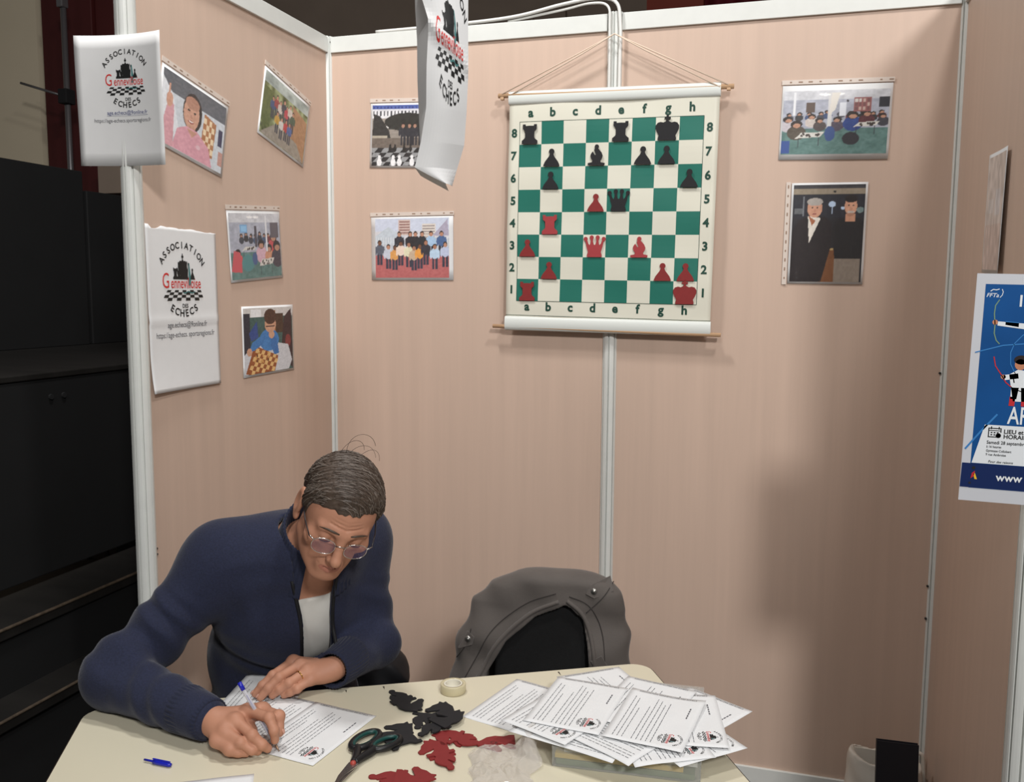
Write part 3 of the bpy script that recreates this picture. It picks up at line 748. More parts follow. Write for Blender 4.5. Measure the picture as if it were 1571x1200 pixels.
tag(t, 'folded white sheet with the chess club emblem hanging on a thread', 'sheet', 'club emblem sheets')
V = []; F = []; nu, nv = 28, 60
for th in (0, 1):
    for j in range(nv + 1):
        for i in range(nu + 1):
            x, y, z = hang(-1 + 2 * i / nu, -0.132 + 0.367 * j / nv); V.append((x, y, z - 0.0006 * th))
n = (nu + 1) * (nv + 1)
for j in range(nv):
    for i in range(nu):
        a = j * (nu + 1) + i; F.append((a, a + 1, a + nu + 2, a + nu + 1)); F.append((n + a, n + a + nu + 1, n + a + nu + 2, n + a + 1))
link('sheet', mesh('sheet', V, F, False), M['paper_dim'], t)
def hmap(x, y, z):
    # emblem squeezed onto the front face, sheared along the fold
    u = 0.56 + x / 0.118
    p = hang(min(1, max(0.0, u)), y + 0.072 - (u - 0.5) * 0.040)
    return (p[0], p[1], p[2] + 0.0008)
def subdiv_print(items, mx):
    out = []
    for vf, k in items:
        bm = bmesh.new(); vs = [bm.verts.new(p) for p in vf[0]]
        for f in vf[1]:
            try: bm.faces.new([vs[i] for i in f])
            except ValueError: pass
        bmesh.ops.triangulate(bm, faces=bm.faces[:])
        for _ in range(2):
            long = [e for e in bm.edges if e.calc_length() > mx]
            if not long: break
            bmesh.ops.subdivide_edges(bm, edges=long, cuts=1)
            bmesh.ops.triangulate(bm, faces=bm.faces[:])
        bm.verts.index_update()
        out.append((([tuple(v.co) for v in bm.verts], [tuple(v.index for v in f.verts) for f in bm.faces]), k)); bm.free()
    return out
print_build(t, subdiv_print([(xf(vf, 0.0, 0.0, 0, 0.175, 0.50), k) for vf, k in EMBLEM], 0.012), hmap)
tube('thread', M['cable'], t, [(-0.01, 0.230, 0.02), (-0.01, 2.1, 0.02)], 0.0006, 5)
MB().box(-0.025, 0.005, 0.225, 0.240, 0.005, 0.036).build('clip', M['black'], t, bevel=0.002)

# ================================================================ demonstration chess board on the back wall
M['vinyl'] = mat('cream_vinyl', srgb(220, 218, 203), 0.42, noise=(8, 0.03), spec=0.4)
M['vinyl_white'] = mat('white_hem_vinyl', srgb(216, 220, 216), 0.4, spec=0.4)
M['green'] = mat('green_print', srgb(38, 112, 98), 0.42, noise=(10, 0.06), spec=0.4)
M['line'] = mat('dark_green_print', srgb(24, 66, 54), 0.5)
M['wood'] = mat('pale_wood_rod', srgb(206, 170, 134), 0.5, grain=((6, 60, 60), 0.2))
M['rope'] = mat('pale_cord', srgb(222, 202, 182), 0.7)
BOARD = frame_matrix((0.994, -0.046, 1.839), (1, 0, -0.0140), (0, 0, 1))
t = empty('demonstration_board'); t.matrix_world = BOARD
tag(t, 'green and cream roll-up demonstration chess board hanging on the back wall', 'chess board')
BW, BH = 0.657, 0.755
def wave(x, y, z): return (x, y, z + 0.0016 * math.sin(x * 17 + 1.0) * math.cos(y * 9) + 0.0012 * math.sin(y * 31 + x * 8))
link('sheet', mesh('sheet', *sheet_vf(BW, BH - 0.05, 40, 40, wave, 0.0008), True), M['vinyl'], t)
def hem(name, y, yy):
    V = []; F = []
    n = 12
    for i, x in enumerate((-BW / 2 - 0.002, BW / 2 + 0.002)):
        for k in range(n):
            a = 2 * math.pi * k / n; V.append((x, (y + yy) / 2 + (yy - y) / 2 * math.cos(a), 0.008 * math.sin(a)))
    for k in range(n): l = (k + 1) % n; F.append((k, l, n + l, n + k))
    return link(name, mesh(name, V, F, True), M['vinyl_white'], t)
hem('top_hem', BH / 2 - 0.040, BH / 2 + 0.002); hem('bottom_hem', -BH / 2 - 0.002, -BH / 2 + 0.044)
tube('rod', M['wood'], t, [(-0.366, BH / 2 - 0.010, 0), (0.368, BH / 2 - 0.012, 0)], 0.0075, 12)
tube('rod', M['wood'], t, [(-0.372, -BH / 2 + 0.010, 0), (0.362, -BH / 2 + 0.004, 0)], 0.0065, 12)
for s in (-1, 1):
    MB().box(s * 0.353 - 0.006, s * 0.353 + 0.006, BH / 2 - 0.024, BH / 2 - 0.010, -0.006, 0.006).build('hook', M['wood'], t, bevel=0.002)
for d in (0.0, 0.006):
    tube('cord', M['rope'], t, [(-0.352 + 4 * d, BH / 2 - 0.006 - d, 0.006), (-0.10, BH / 2 + 0.108 - 1.2 * d, 0.008), (0.006, BH / 2 + 0.157, 0.010), (0.10, BH / 2 + 0.112 - 1.2 * d, 0.008), (0.352 - 4 * d, BH / 2 - 0.008 - d, 0.006)], 0.0022, 6)
SX, SY = 0.5775 / 8, 0.567 / 8
SQ0 = (-0.004 - 4 * SX, 0.0005 - 4 * SY)
wv = lambda x, y, z: wave(x, y, z)
for i in range(8):
    for j in range(8):
        x0, y0 = SQ0[0] + i * SX, SQ0[1] + j * SY
        g = 4
        V = [(x0 + SX * a / g, y0 + SY * b / g, 0) for b in range(g + 1) for a in range(g + 1)]
        F = [(b * (g + 1) + a, b * (g + 1) + a + 1, (b + 1) * (g + 1) + a + 1, (b + 1) * (g + 1) + a) for b in range(g) for a in range(g)]
        dark = (i + j) % 2 == 0
        print_build(t, [((V, F), 'green' if dark else 'vinyl')], wv, z=0.0006, name='green_square' if dark else 'cream_square', stuff=False)
def strip_line(x0, y0, x1, y1, w_):
    n = 24; dx, dy = x1 - x0, y1 - y0; L_ = math.hypot(dx, dy); nx_, ny_ = -dy / L_ * w_, dx / L_ * w_
    V = []; F = []
    for i in range(n + 1):
        t_ = i / n; V += [(x0 + dx * t_ - nx_, y0 + dy * t_ - ny_, 0), (x0 + dx * t_ + nx_, y0 + dy * t_ + ny_, 0)]
    for i in range(n): F.append((2 * i, 2 * i + 2, 2 * i + 3, 2 * i + 1))
    return V, F
it = []
for i in range(9):
    if i in (0, 8):
        it.append((strip_line(SQ0[0] + i * SX, SQ0[1], SQ0[0] + i * SX, SQ0[1] + 8 * SY, 0.0007), 'line'))
        it.append((strip_line(SQ0[0], SQ0[1] + i * SY, SQ0[0] + 8 * SX, SQ0[1] + i * SY, 0.0007), 'line'))
it.append((strip_line(-BW / 2, -BH / 2 + 0.048, BW / 2, -BH / 2 + 0.046, 0.0007), 'line'))
print_build(t, it, wv, z=0.0011, name='grid_line')
it = []
for i, ch in enumerate('abcdefgh'):
    x = SQ0[0] + (i + .5) * SX
    it.append((xf(text_vf(ch, 0.038, bold=0.035), x, SQ0[1] + 8 * SY + 0.015), 'line')); it.append((xf(text_vf(ch, 0.038, bold=0.035), x, SQ0[1] - 0.030), 'line'))
    y = SQ0[1] + (i + .5) * SY - 0.011
    it.append((xf(text_vf(str(i + 1), 0.036, bold=0.035), SQ0[0] - 0.018, y), 'line')); it.append((xf(text_vf(str(i + 1), 0.036, bold=0.035), SQ0[0] + 8 * SX + 0.018, y), 'line'))
for q in it: print_build(t, [q], wv, z=0.0011, name='coordinate_letter', stuff=False)

M['foam_black'] = mat('black_foam', srgb(30, 29, 32), 0.75, noise=(60, 0.15))
M['foam_red'] = mat('red_foam', srgb(134, 40, 40), 0.7, noise=(60, 0.1))
M['foam_red_pale'] = mat('pale_red_foam', srgb(164, 58, 62), 0.7, noise=(60, 0.08))
_pm = {}
def piece(kind, colr, sq):
    key = (kind, colr)
    if key not in _pm:
        _pm[key] = piece_mesh(kind, 0.0705, 0.0025, M[{'black': 'foam_black', 'red': 'foam_red', 'pale': 'foam_red_pale'}[colr]])
    i, j = ord(sq[0]) - 97, int(sq[1]) - 1
    o = bpy.data.objects.new('chess_' + kind, _pm[key]); COL.objects.link(o)
    rs = random.Random(sq)
    o.matrix_world = BOARD @ Matrix.Translation((SQ0[0] + (i + .5) * SX + rs.uniform(-.002, .002), SQ0[1] + j * SY + 0.001, 0.0042)) @ Matrix.Rotation(rs.uniform(-.015, .015), 4, 'Z')
    cn = 'black' if colr == 'black' else 'red'
    tag(o, '%s foam %s standing on square %s of the demonstration board' % (cn, kind, sq), 'chess piece', 'foam pieces on the demonstration board')
for k, sq in (('rook', 'a8'), ('rook', 'e8'), ('king', 'g8'), ('pawn', 'b7'), ('bishop', 'd7'), ('pawn', 'f7'), ('pawn', 'g7'), ('pawn', 'b6'), ('pawn', 'h6'), ('queen', 'e5')): piece(k, 'black', sq)
for k, sq, c in (('pawn', 'd5', 'red'), ('rook', 'b4', 'pale'), ('pawn', 'a3', 'red'), ('queen', 'd3', 'pale'), ('bishop', 'f3', 'pale'), ('pawn', 'b2', 'red'), ('pawn', 'g2', 'red'), ('pawn', 'h2', 'red'), ('rook', 'a1', 'red'), ('king', 'h1', 'red')): piece(k, c, sq)

# ================================================================ archery poster taped to the right end post
M['laminate'] = mat('laminated_poster_margin', srgb(206, 208, 214), 0.25, spec=0.6)
M['blue'] = mat('poster_blue', srgb(22, 84, 150), 0.25, noise=(9, 0.22), spec=0.6)
M['navy'] = mat('poster_navy', srgb(26, 44, 92), 0.25, spec=0.6)
M['p_white'] = mat('poster_white', srgb(232, 236, 240), 0.3)
M['p_skin'] = mat('poster_skin', srgb(196, 132, 100), 0.4)
M['p_red'] = mat('poster_red', srgb(196, 44, 50), 0.4)
M['p_hair'] = mat('poster_hair', srgb(40, 28, 26), 0.4)
M['p_green'] = mat('poster_bow_green', srgb(120, 150, 120), 0.4)
M['p_yellow'] = mat('poster_yellow', srgb(236, 190, 50), 0.4)
M['p_lblue'] = mat('poster_light_blue', srgb(60, 130, 196), 0.3)
t = empty('archery_poster'); t.matrix_world = frame_matrix((2.0225, -1.0285, 1.412), (1, 0, 0), (0, 0, 1)) @ Matrix.Rotation(math.radians(-1.2), 4, 'Z')
tag(t, 'blue laminated archery poster taped to the right end post', 'poster')
PW, PH = 0.31, 0.425
link('sheet', mesh('sheet', *sheet_vf(PW, PH, 8, 10, None, 0.0012)), M['laminate'], t)
def pp(zx, zy): return ((zx - 205) * 0.000427 - PW / 2, PH / 2 - (zy - 115) * 0.000427)
it = [(flat([(-PW / 2 + .0155, PH / 2 - .019), (-PW / 2 + .0155, -PH / 2 + .025), (PW / 2 - .0155, -PH / 2 + .025), (PW / 2 - .0155, PH / 2 - .019)][::-1]), 'blue')]
print_build(t, it, name='blue_field', z=0.0004, stuff=False)
def R4(*q): return flat([pp(*a) for a in q])
def band(pts, w_, ink):
    P_ = [pp(*a) for a in pts]; L_, Rr = [], []
    for i, p in enumerate(P_):
        a = P_[max(0, i - 1)]; b = P_[min(len(P_) - 1, i + 1)]; d = math.hypot(b[0] - a[0], b[1] - a[1]) or 1
        nx_, ny_ = -(b[1] - a[1]) / d * w_, (b[0] - a[0]) / d * w_
        L_.append((p[0] + nx_, p[1] + ny_)); Rr.append((p[0] - nx_, p[1] - ny_))
    m = MB()
    for i in range(len(P_) - 1): m.add(flat([L_[i], Rr[i], Rr[i + 1], L_[i + 1]]))
    return ((m.v, m.f), ink)
it = []
def disc(zx, zy, r, ink, ry=None): x, y = pp(zx, zy); it.append((flat(circ(x, y, r * 0.000427, (ry or r) * 0.000427, 16)), ink))
it.append((xf(text_vf('FFTa', 0.0105, bold=0.01, shear=0.25, align='LEFT'), *pp(248, 215)), 'p_white'))
it.append(band([(262, 190), (272, 182), (284, 184), (296, 180)], 0.0008, 'p_white')); it.append(band([(306, 180), (311, 192), (308, 206), (300, 216)], 0.0006, 'p_white'))
it.append((xf(text_vf('INITIATION', 0.030, bold=0.012, align='LEFT'), *pp(378, 252)), 'p_white'))
# big outlined bow, arm and small archer
it.append(band([(300, 225), (286, 250), (284, 285), (290, 330), (290, 370), (300, 400), (314, 415)], 0.0009, 'p_green'))
it.append(R4((300, 318), (350, 322), (350, 346), (300, 336))[0:2] and (R4((300, 336), (440, 352), (440, 326), (300, 318)), 'p_white'))
it.append((R4((330, 332), (382, 340), (382, 320), (330, 316)), 'p_lblue')); disc(290, 322, 11, 'p_skin')
it.append((R4((520, 330), (700, 360), (700, 330), (520, 310)), 'p_white'))
it.append(band([(431, 350), (400, 375), (372, 410), (360, 450), (364, 500), (385, 540)], 0.0007, 'p_lblue'))
it.append(band([(222, 455), (330, 420), (431, 408)], 0.0010, 'p_lblue')); it.append(band([(215, 880), (270, 800), (330, 720)], 0.0016, 'p_lblue'))
disc(402, 500, 22, 'p_skin', 24); disc(404, 480, 28, 'p_hair', 20)
it.append((R4((362, 545), (385, 660), (436, 660), (446, 530), (395, 522)), 'p_white')); it.append((R4((374, 600), (374, 650), (398, 650), (404, 600)), 'p_white')); it.append((R4((412, 600), (416, 650), (440, 650), (440, 600)), 'p_white'))
it.append((R4((372, 640), (370, 680), (392, 680), (394, 640)), 'p_red')); it.append((R4((416, 640), (418, 680), (438, 680), (438, 640)), 'p_red')); it.append((R4((340, 548), (345, 570), (400, 560), (396, 538)), 'p_white')); disc(340, 556, 10, 'p_skin')
it.append(band([(297, 470), (306, 510), (330, 545), (352, 580), (382, 605), (425, 620)], 0.0009, 'p_red')); it.append(band([(376, 545), (384, 580)], 0.0010, 'p_red'))
it.append((xf(text_vf('ARC', 0.046, bold=0.01, align='LEFT', ), *pp(370, 758), sx=0.62), 'p_white'))
it.append((R4((285, 768), (245, 940), (860, 940), (890, 768)), 'p_white'))
it.append((R4((208, 942), (206, 1050), (860, 1050), (860, 942)), 'navy'))
print_build(t, it, name='artwork', z=0.0008)
it = []
for a, b, c, d in ((300, 352, 780, 784), (300, 304, 780, 822), (300, 340, 818, 822), (348, 352, 780, 800), (300, 352, 790, 793)): it.append((R4((a, c), (a, d), (b, d), (b, c)), 'ink'))
for a, b in ((310, 798), (322, 798), (334, 798), (310, 808), (322, 808)): it.append((R4((a, b), (a, b + 5), (a + 7, b + 5), (a + 7, b)), 'ink'))
for q in (310, 340): it.append((R4((q, 774), (q, 786), (q + 4, 786), (q + 4, 774)), 'ink'))
x, y = pp(341, 813); it.append((flat(circ(x, y, 0.0046, n=16)), 'ink')); it.append((flat(circ(x, y, 0.0036, n=16), 0.0), 'p_white'))
for s, zy, sz in (('LIEU et', 802, 0.0108), ('HORAIRES', 824, 0.0108)): it.append((xf(text_vf(s, sz, bold=0.025, align='LEFT'), *pp(362, zy)), 'ink'))
for s, zy, sz in (('Samedi 28 septembre', 851, 0.0088), ('à 16 heures', 868, 0.0062), ('Gymnase Collobert', 886, 0.0062), ('9 rue Ambroise', 903, 0.0062)): it.append((xf(text_vf(s, sz, bold=0.015, align='LEFT'), *pp(298, zy), sx=0.86), 'ink'))
it.append((xf(text_vf('Pour des raisons', 0.0062, bold=0.015, shear=0.2, align='LEFT'), *pp(310, 934)), 'ink'))
it.append((xf(text_vf('www', 0.020, bold=0.02, align='LEFT'), *pp(345, 1012)), 'p_white'))
it.append((R4((250, 985), (246, 1010), (258, 1000), (262, 975)), 'p_red')); it.append((R4((256, 990), (262, 1012), (272, 1012), (262, 985)), 'p_yellow')); disc(255, 962, 7, 'ink'); disc(244, 1030, 5, 'ink')
print_build(t, it, name='lettering', z=0.0012)
# ================================================================ table
TZ = 0.74
TH = math.radians(28.62)
TO = Vector((0.2035, -1.4466, 0))
M['laminate_top'] = mat('cream_table_laminate', srgb(216, 209, 186), 0.32, noise=(5, 0.03), spec=0.5, dirt=(38, srgb(120, 104, 80), 0.80))
M['edge'] = mat('dark_brown_edging', srgb(38, 26, 22), 0.5)
M['blacksteel'] = mat('black_steel_tube', srgb(22, 22, 24), 0.35, spec=0.5)
t = empty('table', (TO.x, TO.y, 0), TH); tag(t, 'cream laminate table with dark edging and rounded corners', 'table')
TW, TD = 1.2035, 0.80
def rrect(x0, x1, y0, y1, r, n=6):
    P = []
    for cx, cy, a in ((x1 - r, y1 - r, 0), (x0 + r, y1 - r, 90), (x0 + r, y0 + r, 180), (x1 - r, y0 + r, 270)):
        for k in range(n + 1):
            q = math.radians(a + 90 * k / n); P.append((cx + r * math.cos(q), cy + r * math.sin(q)))
    return P
MB().add(prism_vf(rrect(0.0025, TW - 0.0025, -TD + 0.0025, -0.0025, 0.043), TZ - 0.024, TZ)).build('tabletop', M['laminate_top'], t)
MB().add(prism_vf(rrect(0, TW, -TD, 0, 0.045), TZ - 0.026, TZ - 0.0012)).build('edging', M['edge'], t)
for x in (0.07, TW - 0.07):
    for y in (-0.07, -TD + 0.07):
        tube('leg', M['blacksteel'], t, [(x, y, 0.0), (x, y, TZ - 0.026)], 0.0175, 14)
        MB().add(lathe_vf([(0.0, 0.0), (0.022, 0.0), (0.022, 0.02), (0.0178, 0.03)], 14)).build('foot_cap', M['black'], t, loc=(x, y, 0.0005))
m = MB()
m.box(0.07, TW - 0.07, -0.085, -0.055, TZ - 0.066, TZ - 0.026).box(0.07, TW - 0.07, -TD + 0.055, -TD + 0.085, TZ - 0.066, TZ - 0.026)
m.box(0.055, 0.085, -TD + 0.07, -0.07, TZ - 0.066, TZ - 0.026).box(TW - 0.085, TW - 0.055, -TD + 0.07, -0.07, TZ - 0.066, TZ - 0.026)
m.build('underframe', M['blacksteel'], t)
for k, (x, y) in enumerate(((0.52, -0.015), (0.60, -0.012), (0.745, -0.014), (0.99, -0.012))):
    MB().add(flat([(x - 0.002, y), (x + 0.001, y - 0.012 - 0.003 * k), (x + 0.002, y)][::-1], TZ + 0.0003)).build('scratch', M['edge'], t)

# ---------------------------------------------------------------- printed half-page forms
CASE_C = Vector((1.284, -1.215)); CASE_A = math.radians(4.0); CASE_W, CASE_D, CASE_H = 0.262, 0.310, 0.036
M['ink_doc'] = mat('faint_print', srgb(112, 114, 118), 0.7)
def form_items(seed, full=True):
    rs = random.Random(seed); it = []
    it.append((xf(text_vf('ASSOCIATION GENNEVILLOISE DES ECHECS', 0.0066, bold=0.004), 0.0, 0.0965, sx=0.88), 'ink_doc'))
    for i in range(9):
        x = -0.058 + 0.0088 * i
        if i in (3, ): continue
        y = -0.092; y1 = (0.075, 0.07, 0.03, 0, 0.045, 0.08, 0.075, 0.06, 0.07)[i]
        m = MB()
        while y < y1:
            l = rs.uniform(0.004, 0.014)
            m.add(flat([(x, y), (x + 0.0013, y), (x + 0.0013, min(y + l, y1)), (x, min(y + l, y1))])); y += l + 0.0022
        it.append(((m.v, m.f), 'ink_doc'))
    m = MB()
    for k in range(5): m.add(flat([(0.052, 0.02 + 0.009 * k), (0.0545, 0.02 + 0.009 * k), (0.0545, 0.0265 + 0.009 * k), (0.052, 0.0265 + 0.009 * k)]))
    it.append(((m.v, m.f), 'ink_soft'))
    it += emblem_at(0.040, -0.068, 0.040, -math.pi / 2)
    return it
def form(x, y, deg, label, base=0.0, follow=True, seed=0, curl=0.0, w=0.148, h=0.21, printed=True, group='printed club forms on the table', nm='printed_form'):
    a = math.radians(deg); c, s = math.cos(a), math.sin(a)
    t = empty(nm, (x, y, TZ + 0.0008 + base), a); tag(t, label, 'sheet', group)
    def bend(px, py, pz):
        X, Y = x + px * c - py * s, y + px * s + py * c
        q = max(0.0, Y * -1 - 1.385)
        z = (CASE_H + 0.003 - 4.0 * q * q if follow else 0.0) + curl * (px / 0.074) ** 2 * max(0, py / 0.105) + 0.0003 * math.sin(px * 60 + seed) * math.sin(py * 40)
        return (px, py, pz + z)
    link('sheet', mesh('sheet', *sheet_vf(w, h, 14, 18, bend, 0.00025), True), M['paper'], t)
    if printed: print_build(t, form_items(seed), bend, z=0.0005)
    return t
# stack beside the tape: from the bottom up
form(1.0445, -1.168, -15, 'printed form lying flat at the left of the paper pile', 0.0, False, 1)
form(1.225, -1.135, 38, 'printed form at the back of the paper pile, one corner pointing to the wall', 0.0005, True, 2)
form(1.375, -1.262, 43, 'printed form sticking out of the right side of the pile, spiky corner', 0.0016, True, 3)
form(1.195, -1.312, 76, 'printed form lowest at the front left of the pile, emblem showing', 0.0027, True, 4)
form(1.335, -1.285, 28, 'printed form at the front right of the pile hanging over the case', 0.0038, True, 5)
form(1.388, -1.200, -30, 'printed form furthest right in the pile, tilted towards the wall', 0.0049, True, 6)
form(1.250, -1.300, 62, 'printed form across the front of the pile with its lines upside down', 0.0060, True, 7)
form(1.378, -1.219, 11, 'printed form under the right top sheet, turned slightly left', 0.0071, True, 8)
form(1.160, -1.262, -22, 'printed form under the left top sheet of the pile', 0.0082, True, 9)
form(1.300, -1.185, -12, 'printed form between the two top sheets of the pile', 0.0093, True, 10)
form(1.176, -1.227, -5, 'printed form on top of the pile, left one', 0.0104, True, 11)
form(1.331, -1.245, -6.5, 'printed form on top of the pile, right one with curling edge', 0.0115, True, 12, curl=0.004)
# under the writer's hands
form(0.515, -1.292, 11, 'printed form under the resting hand, corner towards the writer', 0.0, False, 13, group='forms being filled in')
form(0.598, -1.383, -7, 'printed form half under the form being filled in', 0.0006, False, 14, group='forms being filled in')
form(0.695, -1.396, -7.2, 'printed form being filled in under the ballpoint pen', 0.0012, False, 15, group='forms being filled in')
form(0.657, -1.69, 30, 'blank white sheet at the front edge of the table', 0.0, False, 16, printed=False, group='forms being filled in')

# ---------------------------------------------------------------- clear document case under the pile
M['case'] = mat('clear_grey_plastic', srgb(200, 202, 198), 0.2, alpha=0.22, spec=0.6)
M['yellow'] = mat('yellow_folder', srgb(206, 176, 84), 0.6)
M['olive'] = mat('green_folder', srgb(112, 128, 100), 0.6)
t = empty('document_case', (CASE_C.x, CASE_C.y, TZ + 0.0005), CASE_A); tag(t, 'clear plastic document case with yellow and green folders under the forms', 'case')
w2, d2 = CASE_W / 2, CASE_D / 2
m = MB(); m.box(-w2, w2, -d2, -d2 + 0.002, 0, CASE_H).box(-w2, w2, d2 - 0.002, d2, 0, CASE_H).box(-w2, -w2 + 0.002, -d2, d2, 0, CASE_H).box(w2 - 0.002, w2, -d2, d2, 0, CASE_H).box(-w2, w2, -d2, d2, 0, 0.0015)
m.build('body', M['case'], t)
box('lid', M['case'], t, -w2 - 0.001, w2 + 0.001, -d2 - 0.001, d2 + 0.001, CASE_H, CASE_H + 0.0018)
box('folder', M['olive'], t, -w2 + 0.006, w2 - 0.01, -d2 + 0.005, d2 - 0.008, 0.002, 0.012)
box('folder', M['yellow'], t, -w2 + 0.004, w2 - 0.03, -d2 + 0.007, d2 - 0.01, 0.013, 0.022)
box('folder', M['paper'], t, -w2 + 0.02, w2 - 0.006, -d2 + 0.012, d2 - 0.006, 0.023, 0.031)

# ---------------------------------------------------------------- foam pieces on the table
_tm = {}
def loose(kind, colr, base, top, lvl, label):
    key = (kind, colr)
    if key not in _tm: _tm[key] = piece_mesh(kind, 0.072, 0.0028, M['foam_black' if colr == 'black' else 'foam_red'])
    o = bpy.data.objects.new('foam_' + kind, _tm[key]); COL.objects.link(o)
    d = Vector(top) - Vector(base); o.location = (base[0], base[1], TZ + 0.0004 + 0.003 * lvl); o.rotation_euler = (0, 0, math.atan2(d.y, d.x) - math.pi / 2)
    tag(o, label, 'chess piece', '%s foam pieces loose on the table' % colr)
loose('bishop', 'black', (0.812, -1.227), (0.757, -1.185), 0, 'black foam bishop furthest back on the table, ball end towards the writer')
loose('knight', 'black', (0.800, -1.218), (0.857, -1.262), 1, 'black foam knight lying across the furthest back black bishop')
loose('bishop', 'black', (0.873, -1.262), (0.880, -1.338), 0, 'black foam bishop in the middle of the black cluster, head towards the camera')
loose('knight', 'black', (0.906, -1.280), (0.890, -1.209), 1, 'black foam knight pointing to the tape roll')
loose('bishop', 'black', (0.920, -1.300), (0.897, -1.364), 2, 'black foam bishop lowest of the black cluster next to the red pieces')
loose('knight', 'black', (0.912, -1.312), (0.945, -1.250), 3, 'black foam knight at the right of the black cluster')
loose('knight', 'black', (0.838, -1.378), (0.858, -1.312), 0, 'black foam knight under the scissors handles')
loose('rook', 'black', (0.853, -1.405), (0.885, -1.368), 1, 'black foam piece right beside the scissors handles')
loose('knight', 'red', (0.988, -1.346), (0.929, -1.335), 0, 'red foam knight nearest the black pieces')
loose('bishop', 'red', (0.962, -1.340), (1.023, -1.353), 1, 'red foam bishop with its ball end beside the plastic bag')
loose('knight', 'red', (0.965, -1.415), (0.920, -1.366), 0, 'red foam knight in the middle of the table front')
loose('bishop', 'red', (0.957, -1.402), (1.000, -1.452), 1, 'red foam bishop lying over the middle red knight')
loose('knight', 'red', (1.078, -1.322), (1.034, -1.338), 0, 'red foam knight half hidden under the forms')
loose('bishop', 'red', (0.930, -1.500), (0.868, -1.512), 0, 'red foam bishop at the front edge, ball end towards the scissors')
loose('knight', 'red', (0.912, -1.503), (0.972, -1.488), 1, 'red foam knight at the very front of the table')

# ---------------------------------------------------------------- tape roll
M['tape'] = mat('clear_tape', srgb(214, 204, 170), 0.25, alpha=0.85, spec=0.6)
M['tapecore'] = mat('tape_core', srgb(226, 222, 208), 0.5)
t = empty('tape_roll', (0.888, -1.148, TZ + 0.0005)); tag(t, 'roll of clear adhesive tape standing flat on the table', 'tape')
MB().add(lathe_vf([(0.0195, 0.001), (0.0265, 0.0), (0.0272, 0.001), (0.0272, 0.018), (0.0265, 0.019), (0.0195, 0.0185), (0.0195, 0.001)], 40)).build('tape', M['tape'], t, smooth=True)
MB().add(lathe_vf([(0.0165, 0.001), (0.0194, 0.001), (0.0194, 0.0185), (0.0165, 0.0185), (0.0165, 0.001)], 40)).build('core', M['tapecore'], t)
MB().add(lathe_vf([(0.0, 0.0002), (0.0164, 0.0002), (0.0164, 0.001), (0, 0.001)], 24)).build('backing_disc', M['tapecore'], t)

# ---------------------------------------------------------------- scissors
M['sc_black'] = mat('black_grip', srgb(24, 24, 26), 0.4)
M['sc_green'] = mat('dark_green_grip', srgb(20, 66, 62), 0.4)
M['blade'] = mat('steel_blade', srgb(170, 164, 160), 0.25, metal=0.9)
M['rivet'] = mat('red_rivet', srgb(170, 70, 60), 0.4)
t = empty('scissors', (0.826, -1.492, TZ + 0.0006), math.radians(2)); tag(t, 'open-handled scissors with black and green grips on the table', 'scissors')
for s, z in ((-1, 0.004), (1, 0.0065)):
    pts = [(s * 0.003, 0.012), (s * 0.011, 0.0), (s * 0.010 if s < 0 else 0.002, -0.04), (-0.001 * s, -0.098), (-s * 0.0025, -0.09), (-s * 0.008, -0.02), (-s * 0.009, 0.0), (-s * 0.004, 0.012)]
    MB().add(prism_vf(pts if s > 0 else pts[::-1], z, z + 0.0018)).build('blade', M['blade'], t)
def grip(cx, cy, rx, ry, rot, stem):
    a = math.radians(rot); loop = []
    for k in range(28):
        q = 2 * math.pi * k / 28; x, y = rx * math.cos(q), ry * math.sin(q)
        loop.append((cx + x * math.cos(a) - y * math.sin(a), cy + x * math.sin(a) + y * math.cos(a), 0.009))
    g = MB().add(tube_vf(loop, 0.0062, 10, closed=True))
    g.add(tube_vf(spline([(*p, 0.008) for p in stem], 5), [0.0065 + 0.0025 * i / (5 * (len(stem) - 1)) for i in range(5 * (len(stem) - 1) + 1)], 10))
    o = g.build('grip', M['sc_black'], t, smooth=True)
    inner = [(cx + (p[0] - cx) * 0.80, cy + (p[1] - cy) * 0.86, 0.0105) for p in loop]
    MB().add(tube_vf(inner, 0.0040, 8, closed=True)).build('grip_lining', M['sc_green'], o, smooth=True)
grip(-0.013, 0.083, 0.0185, 0.036, -14, [(-0.001, 0.004), (-0.004, 0.020), (-0.012, 0.045), (-0.016, 0.052)])
grip(0.028, 0.082, 0.0165, 0.031, -32, [(0.002, 0.004), (0.006, 0.022), (0.013, 0.042), (0.016, 0.056)])
MB().add(lathe_vf([(0.0, 0.0035), (0.004, 0.003), (0.0055, 0.0), (0.0055, -0.002)], 16)).build('rivet', M['rivet'], t, smooth=True, loc=(0, 0.0, 0.0095))

# ---------------------------------------------------------------- blue pen cap and ballpoint pen
M['bluecap'] = mat('blue_plastic', srgb(26, 34, 170), 0.3, spec=0.6)
M['penbody'] = mat('clear_pen_barrel', srgb(214, 214, 220), 0.15, alpha=0.55, spec=0.7)
M['pentip'] = mat('brass_tip', srgb(150, 120, 96), 0.3, metal=0.6)
t = empty('pen_cap', (0.486, -1.587, TZ + 0.005), math.radians(-2)); tag(t, 'small blue ballpoint pen cap lying on the table', 'pen cap')
MB().add(tube_vf([(0.0295, 0, 0), (0.024, 0, 0), (0.0, 0, 0), (-0.008, 0, 0)], [0.003, 0.0043, 0.0047, 0.0047], 12)).build('sleeve', M['bluecap'], t, smooth=True)
MB().add(tube_vf([(-0.006, 0, 0), (-0.012, 0, 0), (-0.029, 0, 0.0)], [0.003, 0.0021, 0.0019], 10)).build('spigot', M['bluecap'], t, smooth=True)
MB().box(-0.010, 0.028, -0.0015, 0.0015, 0.0045, 0.0060).build('clip', M['bluecap'], t, bevel=0.0005)

